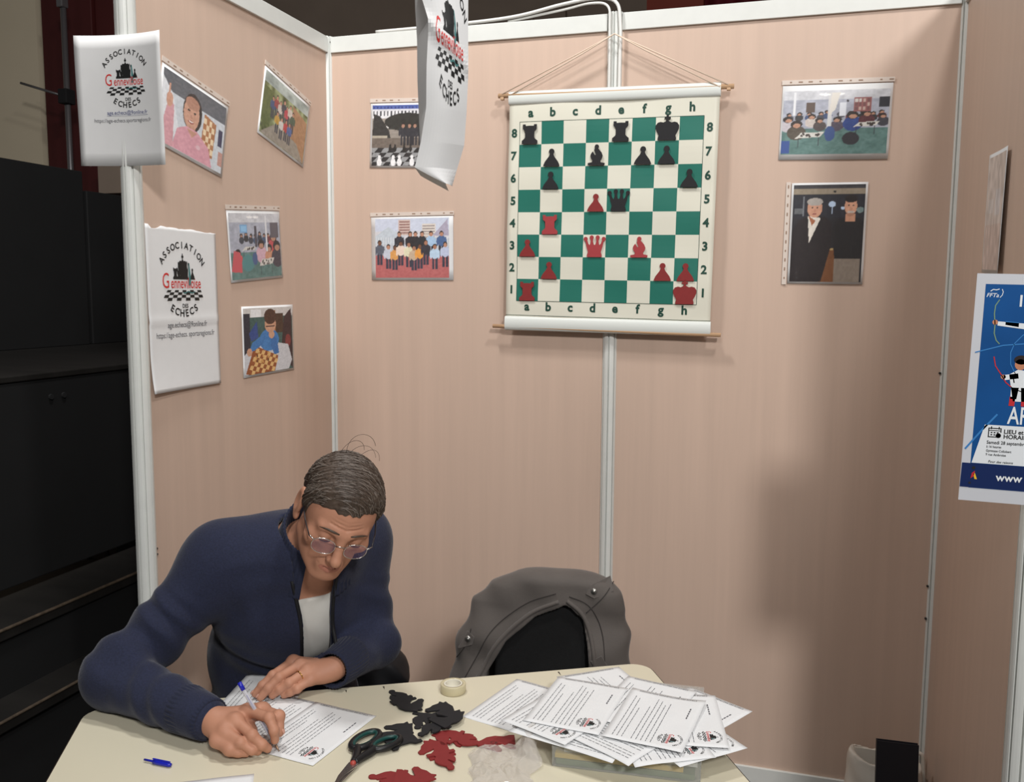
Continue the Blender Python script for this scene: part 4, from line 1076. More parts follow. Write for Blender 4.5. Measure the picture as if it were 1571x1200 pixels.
# ---------------------------------------------------------------- crumpled clear bag
M['bag'] = mat('crumpled_clear_film', srgb(226, 220, 214), 0.08, alpha=0.32, spec=1.0)
t = empty('plastic_bag', (1.085, -1.42, TZ + 0.0008), math.radians(12)); tag(t, 'crumpled clear plastic bag lying in front of the document case', 'bag')
for nm, up in (('front_film', 1), ('back_film', 0)):
    V = []; F = []; n = 17; rs = random.Random(5 + up)
    for j in range(n + 1):
        for i in range(n + 1):
            u, v = i / n - .5, j / n - .5
            e = max(0.0, 1 - (2 * u) ** 4) * max(0.0, 1 - (2 * v) ** 4)
            jx = rs.uniform(-.0018, .0018); jy = rs.uniform(-.0022, .0022)
            x = u * 0.118 * (1 + 0.10 * math.sin(v * 9)) + 0.006 * math.sin(v * 17) + jx; y = v * 0.165 + jy
            peak = 0.045 * math.exp(-(((u - 0.40) / 0.16) ** 2 + ((v - 0.40) / 0.22) ** 2))
            cr = abs(math.sin(x * 70 + 2.6 * math.sin(y * 40 + 1))) * .6 + rs.uniform(0, .7)
            z = (0.003 + 0.013 * e * (0.35 + cr) + peak) if up else 0.0004 + 0.001 * rs.random() + peak * 0.9
            if up and v > 0.3: y += 0.018 * math.exp(-((u - 0.42) / 0.1) ** 2)
            V.append((x, y, z))
    for j in range(n):
        for i in range(n):
            a = j * (n + 1) + i
            F += [(a, a + 1, a + n + 2), (a, a + n + 2, a + n + 1)] if (i + j) % 2 else [(a, a + 1, a + n + 1), (a + 1, a + n + 2, a + n + 1)]
    fo = link(nm, mesh(nm, V, F), M['bag'], t)
    if up: print_build(fo, [(xf(text_vf('CE', 0.012, bold=0.01), -0.024, 0.062, -0.2), 'ink')], lambda x, y, z: (x, y, 0.0165), name='marking')
# ================================================================ smooth solids: a signed field on a grid, meshed with surface nets
class Field:
    def __init__(s, xs, ys, zs):
        s.xs, s.ys, s.zs = (np.asarray(a, np.float32) for a in (xs, ys, zs))
        s.F = np.full((len(xs), len(ys), len(zs)), 0.25, np.float32)
    def sl(s, lo, hi):
        r = []
        for ax, a, b in zip((s.xs, s.ys, s.zs), lo, hi):
            i = int(np.searchsorted(ax, a)); j = int(np.searchsorted(ax, b)); r.append(slice(max(0, i - 1), min(len(ax), j + 1)))
        return tuple(r)
    def grid(s, q): return s.xs[q[0]][:, None, None], s.ys[q[1]][None, :, None], s.zs[q[2]][None, None, :]
    def op(s, fn, lo, hi, k=0.01, mode='add'):
        pad = k + 0.012
        q = s.sl([a - pad for a in lo], [b + pad for b in hi])
        if any(c.stop <= c.start for c in q): return s
        d = fn(*s.grid(q)).astype(np.float32); A = s.F[q]
        if mode == 'add': s.F[q] = smin(A, d, k)
        elif mode == 'sub': s.F[q] = -smin(-A, d, k)
        elif mode == 'disp': s.F[q] = A + d
        return s
    def cap(s, a, b, ra, rb=None, k=0.01, mode='add'):
        rb = ra if rb is None else rb; R = max(ra, rb)
        return s.op(lambda X, Y, Z: d_cap(X, Y, Z, a, b, ra, rb), [min(p, q) - R for p, q in zip(a, b)], [max(p, q) + R for p, q in zip(a, b)], k, mode)
    def ell(s, c, r, rot=None, k=0.01, mode='add'):
        R = max(r); return s.op(lambda X, Y, Z: d_ell(X, Y, Z, c, r, rot), [p - R for p in c], [p + R for p in c], k, mode)
    def mesh(s, name, m=None):
        V, Q = surface_nets(s.F, s.xs, s.ys, s.zs)
        me = bpy.data.meshes.new(name); me.from_pydata(V.tolist(), [], Q.tolist()); me.update()
        me.polygons.foreach_set('use_smooth', np.ones(len(me.polygons), bool))
        if m: me.materials.append(m)
        return me
def smin(a, b, k):
    h = np.clip(0.5 + 0.5 * (b - a) / k, 0, 1); return b * (1 - h) + a * h - k * h * (1 - h)
def d_cap(X, Y, Z, a, b, ra, rb):
    ab = np.array(b, float) - np.array(a, float); L2 = float(ab @ ab) + 1e-12
    t = np.clip(((X - a[0]) * ab[0] + (Y - a[1]) * ab[1] + (Z - a[2]) * ab[2]) / L2, 0, 1)
    return np.sqrt((X - a[0] - t * ab[0]) ** 2 + (Y - a[1] - t * ab[1]) ** 2 + (Z - a[2] - t * ab[2]) ** 2) - (ra + (rb - ra) * t)
def d_ell(X, Y, Z, c, r, rot=None):
    x, y, z = X - c[0], Y - c[1], Z - c[2]
    if rot is not None:   # rot: rows are the local axes in world space
        x, y, z = (rot[i][0] * x + rot[i][1] * y + rot[i][2] * z for i in range(3))
    k0 = np.sqrt((x / r[0]) ** 2 + (y / r[1]) ** 2 + (z / r[2]) ** 2); k1 = np.sqrt((x / r[0] ** 2) ** 2 + (y / r[1] ** 2) ** 2 + (z / r[2] ** 2) ** 2)
    return k0 * (k0 - 1) / (k1 + 1e-9)
def d_box(x, y, z, hx, hy, hz, r):
    qx, qy, qz = np.abs(x) - hx + r, np.abs(y) - hy + r, np.abs(z) - hz + r
    return np.sqrt(np.maximum(qx, 0) ** 2 + np.maximum(qy, 0) ** 2 + np.maximum(qz, 0) ** 2) + np.minimum(np.maximum(qx, np.maximum(qy, qz)), 0) - r
def surface_nets(F, xs, ys, zs):
    S_ = F < 0
    c = S_[:-1, :-1, :-1].astype(np.int8)
    n = sum(S_[i:S_.shape[0] - 1 + i, j:S_.shape[1] - 1 + j, k:S_.shape[2] - 1 + k].astype(np.int8) for i in (0, 1) for j in (0, 1) for k in (0, 1))
    act = (n > 0) & (n < 8)
    I, J, K = np.nonzero(act)
    idx = np.full(act.shape, -1, np.int64); idx[I, J, K] = np.arange(len(I))
    co = {(i, j, k): F[I + i, J + j, K + k].astype(np.float64) for i in (0, 1) for j in (0, 1) for k in (0, 1)}
    acc = np.zeros((len(I), 3)); cnt = np.zeros(len(I))
    keys = list(co)
    for a in keys:
        for ax in range(3):
            if a[ax]: continue
            b = tuple(1 if q == ax else a[q] for q in range(3))
            fa, fb = co[a], co[b]; m = (fa < 0) != (fb < 0)
            t = np.where(m, fa / np.where(m, fa - fb, 1), 0)
            for q in range(3): acc[:, q] += np.where(m, a[q] + (t if q == ax else 0), 0)
            cnt += m
    acc /= cnt[:, None]
    V = np.empty_like(acc)
    for q, (ax, ii) in enumerate(zip((xs, ys, zs), (I, J, K))):
        ax = ax.astype(np.float64); V[:, q] = ax[ii] + acc[:, q] * (ax[ii + 1] - ax[ii])
    Q = []
    for ax in range(3):
        o1, o2 = [q for q in range(3) if q != ax]
        d = [slice(None)] * 3; e = [slice(None)] * 3; d[ax] = slice(0, -1); e[ax] = slice(1, None)
        a, b = S_[tuple(d)], S_[tuple(e)]
        ch = np.argwhere(a != b)
        ok = (ch[:, o1] > 0) & (ch[:, o2] > 0) & (ch[:, o1] < F.shape[o1] - 1) & (ch[:, o2] < F.shape[o2] - 1)
        ch = ch[ok]; inside = a[tuple(ch.T)]
        def cell(d1, d2):
            p = ch.copy(); p[:, o1] += d1; p[:, o2] += d2; return idx[tuple(p.T)]
        q = np.stack([cell(-1, -1), cell(0, -1), cell(0, 0), cell(-1, 0)], 1)
        flip = inside if ax != 1 else ~inside
        q[~flip] = q[~flip][:, ::-1]
        Q.append(q)
    Q = np.concatenate(Q); Q = Q[(Q >= 0).all(1)]
    return V, Q
def ax_(a, b, h): return np.arange(a, b + h, h)
def fold_noise(X, Y, Z, f, seed=0):
    s = seed * 1.7
    return (np.sin(X * f + 1.3 * np.sin(Z * f * .7 + s) + s) * np.sin(Z * f * .8 + 1.1 * np.sin(Y * f * .9 + 2 * s)) + 0.5 * np.sin((X + Z) * f * 1.9 + s * 3 + np.sin(Y * f * 2)))

# ================================================================ chairs
M['chair_cloth'] = mat('black_upholstery', srgb(17, 17, 18), 0.9, noise=(90, 0.3), bump=(300, 0.2))
def chair(loc, rz, label, bw=.215, bt=.82):
    t = empty('stacking_chair', loc, rz); tag(t, label, 'chair', 'black stacking chairs behind the table')
    F = Field(ax_(-.25, .25, .008), ax_(-.25, .25, .008), ax_(.40, .51, .006))
    F.op(lambda X, Y, Z: d_box(X, Y + 0.0, Z - .455, .22, .21, .028, .027), (-.22, -.21, .42), (.22, .21, .49), .004)
    link('seat', F.mesh('seat'), M['chair_cloth'], t)
    F = Field(ax_(-.25, .25, .008), ax_(.16, .30, .006), ax_(.52, .86, .008))
    F.op(lambda X, Y, Z: d_box(X, Y - .222 - .12 * (Z - .52) * .5 - 0.25 * X * X * -1 * .4, Z - (.53 + bt) / 2, bw, .020, (bt - .53) / 2, .019), (-.22, .17, .52), (.22, .29, .83), .004)
    link('backrest', F.mesh('backrest'), M['chair_cloth'], t)
    for s in (-1, 1):
        tube('leg', M['blacksteel'], t, [(s * .215, -.20, .0), (s * .205, -.19, .425)], 0.010, 10)
        tube('leg', M['blacksteel'], t, spline([(s * .215, .24, 0), (s * .212, .205, .42), (s * .212, .215, .50), (s * (bw - .02), .242, .70)], 5), 0.010, 10)
        tube('seat_rail', M['blacksteel'], t, [(s * .205, -.19, .425), (s * .212, .205, .425)], 0.010, 10)
    tube('crossbar', M['blacksteel'], t, [(-.205, -.19, .42), (.205, -.19, .42)], 0.009, 10)
    tube('crossbar', M['blacksteel'], t, [(-.212, .205, .42), (.212, .205, .42)], 0.009, 10)
    return t
ch2 = chair((0.965, -0.86, 0.0), math.radians(4), 'black stacking chair with a grey jacket over its back, beside the writer', .13, .775)
CHM = Matrix.Translation((0.965, -0.86, 0.0)) @ Matrix.Rotation(math.radians(4), 4, 'Z')

# ---------------------------------------------------------------- grey jacket draped over that chair (local frame of the chair)
M['jacket'] = mat('grey_cotton_twill', srgb(92, 86, 82), 0.85, noise=(14, 0.12), bump=(220, 0.15), sheen=0.2)
M['jacket_dark'] = mat('dark_grey_stitching', srgb(52, 48, 46), 0.85)
M['snap'] = mat('metal_snap_button', srgb(150, 148, 144), 0.3, metal=0.8)
t = empty('jacket'); t.matrix_world = CHM; tag(t, 'grey cotton jacket draped over the back of the empty chair', 'jacket')
JT = [(0.30, -0.30, 0.265), (0.54, -0.262, 0.246), (0.656, -0.232, 0.238), (0.762, -0.192, 0.222), (0.807, -0.150, 0.205), (0.842, -0.085, 0.170), (0.858, 0.0, 0.13), (0.90, 0.02, 0.1)]
JT = np.array(JT)
def jacket_outer(X, Y, Z, grow=0.0):
    l = np.interp(Z, JT[:, 0], JT[:, 1]); r = np.interp(Z, JT[:, 0], JT[:, 2]); cx = (l + r) / 2; hw = (r - l) / 2
    yc = 0.240 + .06 * (Z - .62)
    dep = 0.050 + 0.05 * np.clip((.75 - Z) / .4, 0, 1)
    dx = (X - cx) / hw; dy = (Y - yc) / dep
    side = (np.sqrt(np.abs(dx) ** 3.2 + np.abs(dy) ** 2.4 + 1e-9) ** (1 / 1.3) - 1) * dep * 0.8
    top = 0.852 - 0.10 * np.clip(np.abs(X - .04) - .08, 0, 1) ** 1.5 * 3 - 0.35 * (Y - yc) ** 2 * 10 - Z
    d = -smin(-side, top, 0.02)
    return d + grow
F = Field(ax_(-.34, .31, .0045), ax_(.10, .38, .0045), ax_(.34, .90, .0045))
X, Y, Z = F.grid((slice(None),) * 3)
fold = 0.0022 * fold_noise(X, Y, Z, 24, 1) + 0.003 * np.sin((X * 18 - Z * 26) + 1.5 * np.sin(Z * 14)) * np.clip((.84 - Z) * 6, 0, 1)
outer = jacket_outer(X, Y, Z) + fold
inner = jacket_outer(X, Y, Z, 0.011) + fold
# arch opening at the front
AP = np.array([(0.30, -0.20, .145), (0.579, -0.142, .135), (0.667, -0.092, 0.128), (0.739, -0.014, 0.112), (0.768, 0.050, .082), (0.776, .062, .066), (0.90, .06, .06)])
al = np.interp(Z, AP[:, 0], AP[:, 1]); ar = np.interp(Z, AP[:, 0], AP[:, 2])
arch = np.maximum(np.maximum(al - X, X - ar), np.maximum(Z - .776, Y - .245))
F.F = np.maximum(np.maximum(outer, -inner), -arch).astype(np.float32)
body = link('body', F.mesh('body'), M['jacket'], t)
def jsurf(x, z):
    """front surface of the jacket at x, z"""
    ys = np.arange(.10, .30, .0015)
    d = jacket_outer(np.full_like(ys, x), ys, np.full_like(ys, z)) + 0.0022 * fold_noise(np.full_like(ys, x), ys, np.full_like(ys, z), 24, 1) + 0.003 * np.sin((x * 18 - z * 26) + 1.5 * np.sin(z * 14)) * min(1, max(0, (.84 - z) * 6))
    i = np.argmax(d < 0); return float(ys[i]) if d[i] < 0 else .25
def jline(pts, r, m, name, off=0.002):
    P = [(p.x, jsurf(p.x, p.z) - off, p.z) for p in spline([(x, 0, z) for x, z in pts], 8)]
    for i in range(1, len(P) - 1): P[i] = (P[i][0], (P[i - 1][1] + P[i][1] + P[i + 1][1]) / 3, P[i][2])
    return tube(name, m, t, P, r, 8)
jline([(-.20, .50), (-.158, .579), (-.110, .667), (-.03, .745), (.048, .785)], 0.0055, M['jacket'], 'hem')
jline([(.070, .788), (.112, .752), (.140, .68), (.150, .60), (.158, .50)], 0.0055, M['jacket'], 'hem')
jline([(-.212, .54), (-.17, .62), (-.125, .70), (-.04, .772), (.04, .806)], 0.0012, M['jacket_dark'], 'seam')
jline([(.075, .80), (.13, .775), (.165, .70), (.175, .60)], 0.0012, M['jacket_dark'], 'seam')
jline([(.12, .76), (.16, .80), (.185, .835)], 0.0013, M['jacket_dark'], 'seam')
jline([(-.235, .60), (-.20, .65), (-.19, .69)], 0.0013, M['jacket_dark'], 'seam')
def tab(cx, cz, w_, h_, rot, nm='tab'):
    c, s = math.cos(rot), math.sin(rot)
    pts = [(-w_, -h_), (w_ * .5, -h_), (w_, 0), (w_ * .5, h_), (-w_, h_)]
    V = []; F_ = []
    n = len(pts)
    for off in (0.0008, 0.0055):
        for x, z in pts:
            X_, Z_ = cx + x * c - z * s, cz + x * s + z * c; V.append((X_, jsurf(X_, Z_) - off, Z_))
    F_.append(tuple(range(n))); F_.append(tuple(range(2 * n - 1, n - 1, -1)))
    for i in range(n): F_.append((i, n + i, n + (i + 1) % n, (i + 1) % n))
    o = link(nm, mesh(nm, V, F_), M['jacket'], t)
    X_, Z_ = cx + w_ * .35 * c, cz + w_ * .35 * s
    b = MB().add(lathe_vf([(0.0, 0.004), (0.003, 0.004), (0.0035, 0.002), (0.007, 0.003), (0.0085, 0.0)], 16)).build('snap_button', M['snap'], o, smooth=True, loc=(X_, jsurf(X_, Z_) - 0.0055, Z_), rot=(math.pi / 2, 0, 0))
tab(.150, .822, .034, .017, math.radians(200)); tab(-.205, .660, .030, .017, math.radians(25)); tab(.165, .625, .028, .015, math.radians(-60))

# ---------------------------------------------------------------- the writer's chair and the black coat on it
WCM = Matrix.Translation((0.385, -0.965, 0.0)) @ Matrix.Rotation(math.radians(28), 4, 'Z')
ch1 = chair((0.385, -0.965, 0.0), math.radians(28), 'black stacking chair the writer sits on, behind the table', .155, .74)
t = empty('coat'); t.matrix_world = WCM; tag(t, 'black coat hung over the back of the writer\'s chair', 'coat')
M['coat'] = mat('black_nylon', srgb(20, 20, 24), 0.5, noise=(12, 0.3), bump=(40, 0.2))
F = Field(ax_(-.27, .34, .006), ax_(.16, .42, .006), ax_(.36, .80, .006))
X, Y, Z = F.grid((slice(None),) * 3)
hw = np.interp(Z, [.36, .55, .66, .72, .78], [.20, .205, .185, .16, .14])
yc = .255 + .06 * (Z - .62); dep = .055 + .03 * np.clip((.7 - Z) * 3, 0, 1)
d = (np.sqrt(np.abs((X - .10 * np.clip((.80 - Z) * 4, 0, 1)) / hw) ** 3 + np.abs((Y - yc) / dep) ** 2.4 + 1e-9) ** (1 / 1.3) - 1) * dep * .8
d = -smin(-d, .775 - Z - 1.2 * np.clip(np.abs(X) - .1, 0, 1) ** 2 * 3, .03) + .004 * fold_noise(X, Y, Z, 34, 4)
inn = d + .014
F.F = np.maximum(np.maximum(d, -inn), -(np.maximum(np.maximum(np.abs(X + .02) - .10, Y - .262), Z - .70))).astype(np.float32)
link('body', F.mesh('body'), M['coat'], t)

# ---------------------------------------------------------------- carrier bag with a black folder in the right corner
M['bagwhite'] = mat('off_white_cloth', srgb(214, 206, 194), 0.85, noise=(8, 0.08), bump=(60, 0.3))
M['bookblack'] = mat('black_cover', srgb(20, 20, 28), 0.5)
t = empty('tote_bag', (1.868, -0.125, 0.0), math.radians(-3)); tag(t, 'off-white cloth bag standing in the right corner on the floor', 'bag')
F = Field(ax_(-.16, .16, .005), ax_(-.11, .10, .005), ax_(-.01, .30, .005))
X, Y, Z = F.grid((slice(None),) * 3)
hw = np.interp(Z, [0, .1, .2, .3], [.105, .108, .10, .09]); hd = np.interp(Z, [0, .1, .2, .3], [.065, .070, .055, .045])
d = (np.sqrt(np.abs(X / hw) ** 4 + np.abs(Y / hd) ** 3 + 1e-9) ** (1 / 1.6) - 1) * .05
topz = .225 + .030 * np.clip(-X * 8, -1, 1) * 0.4 + .008 * np.sin(X * 40)
out = np.maximum(np.maximum(d, Z - topz), .002 - Z) + .003 * fold_noise(X, Y, Z, 30, 2) * np.clip(Z * 20, 0, 1)
F.F = np.maximum(out, -np.maximum(d + .008, -(Z - .012))).astype(np.float32)
link('body', F.mesh('body'), M['bagwhite'], t)
box('paper_sheet', M['bagwhite'], t, -.085, .015, -.012, -.008, .02, .245, bevel=0.001)
m = MB(); 
for s in (-1,): m.add(tube_vf(spline([(.07, .05, .20), (.105, .052, .225), (.115, .054, .14), (.118, .056, .06)], 6), .006, 8))
m.build('handle', M['bagwhite'], t, smooth=True)
t = empty('black_folder', (1.892, -0.262, 0.001)); t.rotation_euler = (math.radians(-9), 0, math.radians(2)); tag(t, 'black folder leaning against the off-white bag in the right corner', 'folder')
box('cover', M['bookblack'], t, -.055, .055, -.010, -.007, 0, .32, bevel=0.001); box('cover', M['bookblack'], t, -.055, .055, .007, .010, 0, .32, bevel=0.001); box('spine', M['bookblack'], t, -.057, -.054, -.010, .010, 0, .32, bevel=0.001); box('page_block', M['bookblack'], t, -.053, .053, -.0068, .0068, .003, .315)
# ================================================================ the man writing at the table
M['skin'] = mat('skin', srgb(184, 132, 107), 0.55, noise=(30, 0.10), bump=(180, 0.12), spec=0.4)
M['lip'] = mat('lips', srgb(166, 108, 90), 0.5)
M['nail'] = mat('fingernail', srgb(206, 156, 138), 0.35)
M['hair'] = mat('greying_brown_hair', srgb(84, 70, 60), 0.5, grain=((60, 400, 60), 0.45), spec=0.5)
M['hair_grey'] = mat('grey_hair', srgb(112, 102, 94), 0.55)
M['knit'] = mat('navy_knit', srgb(37, 42, 66), 0.95, noise=(260, 0.35), bump=(420, 0.5), sheen=0.12)
M['rib'] = mat('navy_rib_knit', srgb(33, 38, 60), 0.95, noise=(260, 0.25), sheen=0.12)
M['zip'] = mat('black_zip_tape', srgb(16, 17, 22), 0.7)
M['tee'] = mat('white_cotton', srgb(212, 210, 204), 0.85, noise=(20, 0.05), bump=(26, 0.25))
M['trouser'] = mat('dark_trousers', srgb(34, 34, 40), 0.9, noise=(60, 0.2))
M['shoe'] = mat('black_leather', srgb(22, 20, 20), 0.4)
M['eye'] = mat('eye_white', srgb(220, 212, 204), 0.2)
M['silver'] = mat('silver_wire', srgb(206, 200, 196), 0.2, metal=0.95)
M['templearm'] = mat('dark_temple_arm', srgb(40, 34, 36), 0.35)
M['lens'] = mat('tinted_lens', srgb(150, 120, 170), 0.03, alpha=0.16, spec=0.9)
M['gold'] = mat('gold_ring', srgb(214, 170, 100), 0.2, metal=1.0)
man = empty('person', (0.40, -1.02, 0.0))
tag(man, 'person in a navy cardigan and glasses bending over a form and writing', 'person')
MAN_I = Matrix.Translation((-0.40, 1.02, 0.0))
def part(name, me, m, parent=None):
    """geometry is given in world space; keep it there under the person"""
    if parent is None: me.transform(MAN_I)
    else: me.transform(MAN_I)
    return link(name, me, m, parent or man)
HC = np.array([0.6651, -1.2257, 1.1378])
HX = np.array([-0.7277, -0.6202, 0.2929]); HF = np.array([0.4655, -0.7602, -0.4533]); HU = np.array([0.5038, -0.1935, 0.8418])
HR = (HX, HF, HU)
def H(x, y, z): return tuple(HC + x * HX + y * HF + z * HU)
RSH, REL, RWR = (.375, -1.21, .995), (.255, -1.42, .802), (.545, -1.497, .787)
LSH, LEL, LWR = (.575, -.985, 1.0), (.650, -1.03, .772), (.642, -1.212, .786)
PEL, WAI, CHE, NKB = (.375, -.975, .56), (.40, -1.02, .72), (.475, -1.095, .90), (.555, -1.14, 1.01)
FW = np.array([.62, -.78, -.12]); FW /= np.linalg.norm(FW)                     # chest forward
LT = np.array([.78, .62, .08]); LT -= FW * (LT @ FW); LT /= np.linalg.norm(LT)    # towards his left
UPV = np.cross(LT, FW) * -1
if UPV[2] < 0: UPV = -UPV
TR = (LT, FW, UPV)

def torso(F, g, k=0.05):
    F.ell(PEL, (.165 + g, .125 + g, .13 + g), TR, k)
    F.ell(WAI, (.155 + g, .115 + g, .17 + g), TR, k)
    F.ell(CHE, (.168 + g, .120 + g, .165 + g), TR, k)
    F.cap(RSH, LSH, .060 + g, .060 + g, k)
    F.cap(NKB, RSH, .060 + g, .058 + g, k); F.cap(NKB, LSH, .060 + g, .058 + g, k)
# ---- body: head, neck, trunk, arms and hands as one surface
def dense(segs):
    out = []
    for a, b, h in segs: out += list(np.arange(a, b - 1e-9, h))
    return np.array(out + [segs[-1][1]])
F = Field(dense([(.17, .49, .006), (.49, .77, .0020), (.77, .83, .005)]), dense([(-1.57, -1.10, .0020), (-1.10, -.80, .006)]), dense([(.43, .738, .008), (.738, .826, .0018), (.826, 1.0, .005), (1.0, 1.30, .0021)]))
torso(F, 0.0)
F.cap(RSH, REL, .046, .040, .02); F.cap(REL, RWR, .040, .027, .02)
F.cap(LSH, LEL, .044, .036, .02); F.cap(LEL, LWR, .034, .023, .02)
# neck and skull
F.cap(H(0, -.030, -.050), NKB, .056, .060, .03)
F.ell(H(0, -.012, .028), (.072, .090, .076), HR, .02)
F.ell(H(0, .030, -.005), (.064, .064, .085), HR, .03)
F.ell(H(0, .034, -.072), (.053, .050, .042), HR, .025)
F.cap(H(.050, .00, -.062), H(.018, .070, -.104), .018, .016, .022); F.cap(H(-.050, .00, -.062), H(-.018, .070, -.104), .018, .016, .022)
F.ell(H(0, .078, -.104), (.021, .016, .015), HR, .016)
for s in (-1, 1):
    F.ell(H(s * .046, .062, -.028), (.021, .017, .018), HR, .022)             # cheekbone
    F.cap(H(s * .043, .0755, .012), H(s * .012, .0895, .011), .0062, .0080, .016)  # brow ridge
    F.ell(H(s * .031, .094, -.006), (.017, .012, .011), HR, .012, 'sub')        # eye socket
    F.ell(H(s * .031, .0765, -.006), (.0140, .0130, .0125), HR, .004)           # lidded eye
    F.ell(H(s * .044, .086, -.058), (.010, .010, .020), HR, .022, 'sub')         # hollow of the cheek
    # ear: rim, hollow, lobe
    F.ell(H(s * .080, -.014, -.008), (.0085, .021, .034), HR, .008)
    F.ell(H(s * .089, -.010, -.004), (.006, .012, .021), HR, .005, 'sub')
    F.ell(H(s * .078, -.004, -.038), (.006, .009, .010), HR, .006)
F.cap(H(0, .090, .004), H(0, .112, -.040), .0080, .0105, .012)                  # nose
F.ell(H(0, .114, -.043), (.0098, .0100, .0088), HR, .008)
for s in (-1, 1):
    F.ell(H(s * .0110, .102, -.046), (.0064, .0090, .0066), HR, .006)
    F.ell(H(s * .0065, .106, -.0545), (.0032, .0045, .003), HR, .003, 'sub')
    F.cap(H(s * .020, .093, -.049), H(s * .031, .083, -.068), .0010, .0008, .005, 'sub')   # nasolabial fold
F.ell(H(0, .0855, -.074), (.024, .011, .017), HR, .022)
for s in (-1, 1):
    F.cap(H(s * .019, .0890, -.0690), H(0, .0970, -.0700), .0024, .0042, .006)
    F.cap(H(s * .015, .0885, -.0790), H(0, .0935, -.0805), .0030, .0046, .006)
    F.cap(H(s * .024, .0885, -.0705), H(0, .1015, -.0755), .0013, .0017, .003, 'sub')
for i in range(4):   # forehead furrows
    z = .026 + .0075 * i
    F.cap(H(.034, .084 - .12 * (z - .02), z + .003), H(0, .0945 - .12 * (z - .02), z - .001), .0011, .0013, .0035, 'sub'); F.cap(H(-.034, .084 - .12 * (z - .02), z + .004), H(0, .0945 - .12 * (z - .02), z - .001), .0011, .0013, .0035, 'sub')
# ---- hands
def finger(ch, r0, r1, k=.0035):
    n = len(ch)
    for i in range(n - 1):
        a = r0 + (r1 - r0) * i / (n - 1); b = r0 + (r1 - r0) * (i + 1) / (n - 1)
        F.cap(ch[i], ch[i + 1], a, b, k)
        if 0 < i: F.ell(ch[i], (a * 1.07,) * 3, None, k)
RI = [(.600, -1.472, .806), (.655, -1.488, .807), (.6695, -1.4960, .788), (.6690, -1.4935, .7690)]
RM = [(.592, -1.502, .799), (.637, -1.517, .785), (.655, -1.514, .768), (.6605, -1.5045, .7570)]
RR = [(.582, -1.521, .787), (.621, -1.530, .775), (.640, -1.524, .761), (.645, -1.513, .7535)]
RP = [(.572, -1.532, .772), (.602, -1.535, .763), (.617, -1.531, .756), (.628, -1.524, .7525)]
RT = [(.560, -1.455, .786), (.612, -1.444, .794), (.6610, -1.4660, .8010), (.6685, -1.4770, .7760)]
for c, a, b in ((RI, .0102, .0078), (RM, .0104, .0080), (RR, .0100, .0077), (RP, .0092, .0070)): finger(c, a, b)
finger(RT, .0130, .0088, .005)
for c, r in ((RI, .0112), (RM, .0115), (RR, .0112), (RP, .0105)):
    F.cap(RWR, c[0], .0165, r, .012); F.ell(c[0], (r * 1.12,) * 3, None, .006)
F.ell((.574, -1.492, .782), (.034, .034, .022), None, .014); F.cap(RWR, RT[1], .020, .0135, .014); F.cap(RWR, RP[1], .018, .012, .012)
F.ell((.600, -1.490, .772), (.026, .026, .018), None, .010)
LI = [(.548, -1.222, .794), (.534, -1.280, .785), (.519, -1.297, .768), (.507, -1.306, .7525)]
LM_ = [(.578, -1.243, .798), (.556, -1.291, .788), (.540, -1.308, .770), (.5275, -1.3185, .7525)]
LR = [(.600, -1.253, .792), (.579, -1.291, .779), (.561, -1.299, .766), (.546, -1.303, .7525)]
LP = [(.613, -1.262, .779), (.597, -1.290, .768), (.582, -1.293, .760), (.568, -1.2945, .7525)]
LTB = [(.632, -1.195, .775), (.585, -1.190, .772), (.556, -1.205, .764), (.536, -1.222, .7545)]
for c, a, b in ((LI, .0104, .0080), (LM_, .0106, .0082), (LR, .0102, .0078), (LP, .0092, .0070)): finger(c, a, b)
finger(LTB, .0130, .0090, .005)
for c, r in ((LI, .0115), (LM_, .0118), (LR, .0114), (LP, .0105)):
    F.cap(LWR, c[0], .0180, r, .012); F.ell(c[0], (r * 1.10,) * 3, None, .006)
F.ell((.612, -1.222, .776), (.034, .034, .020), None, .014)
me = F.mesh('body')
me.materials.append(M['skin']); me.materials.append(M['lip'])
V = np.empty(len(me.vertices) * 3); me.vertices.foreach_get('co', V); V = V.reshape(-1, 3)
loc = (V - HC) @ np.stack(HR).T
lipv = ((loc[:, 0] / .0235) ** 2 + ((loc[:, 2] + .0752) / .0105) ** 2 < 1) & (loc[:, 1] > .088)
mi = np.array([1 if all(lipv[v] for v in p.vertices) else 0 for p in me.polygons]) if lipv.any() else np.zeros(len(me.polygons), int)
me.polygons.foreach_set('material_index', mi)
body = part('body', me, None)
# nails, eyes, lashes, brows
def disc_on(name, c, n, ax, r1, r2, m, par, lift=0.0):
    n = Vector(n).normalized(); ax = Vector(ax); ax = (ax - n * ax.dot(n)).normalized(); b = n.cross(ax)
    V = []; F_ = []
    for rr, h in ((1.0, 0.0), (0.8, .0007), (0.4, .0011)):
        for k in range(12):
            q = 2 * math.pi * k / 12; V.append(Vector(c) + n * (h + lift) + ax * (r1 * rr * math.cos(q)) + b * (r2 * rr * math.sin(q)))
    for j in range(2):
        for k in range(12): l = (k + 1) % 12; F_.append((j * 12 + k, j * 12 + l, j * 12 + 12 + l, j * 12 + 12 + k))
    F_.append(tuple(range(24, 36)))
    return part(name, mesh(name, V, F_, True), m, par)
for c, up in ((LI, .0078), (LM_, .0080), (LR, .0076), (LP, .0068)):
    d = Vector(c[3]) - Vector(c[2]); n = Vector((-d.x * .35, -d.y * .35, 1)).normalized(); n = (n - d.normalized() * n.dot(d.normalized())).normalized()
    disc_on('fingernail', Vector(c[3]) + n * up + d.normalized() * .0015, n, d, .0055, .0046, M['nail'], body)
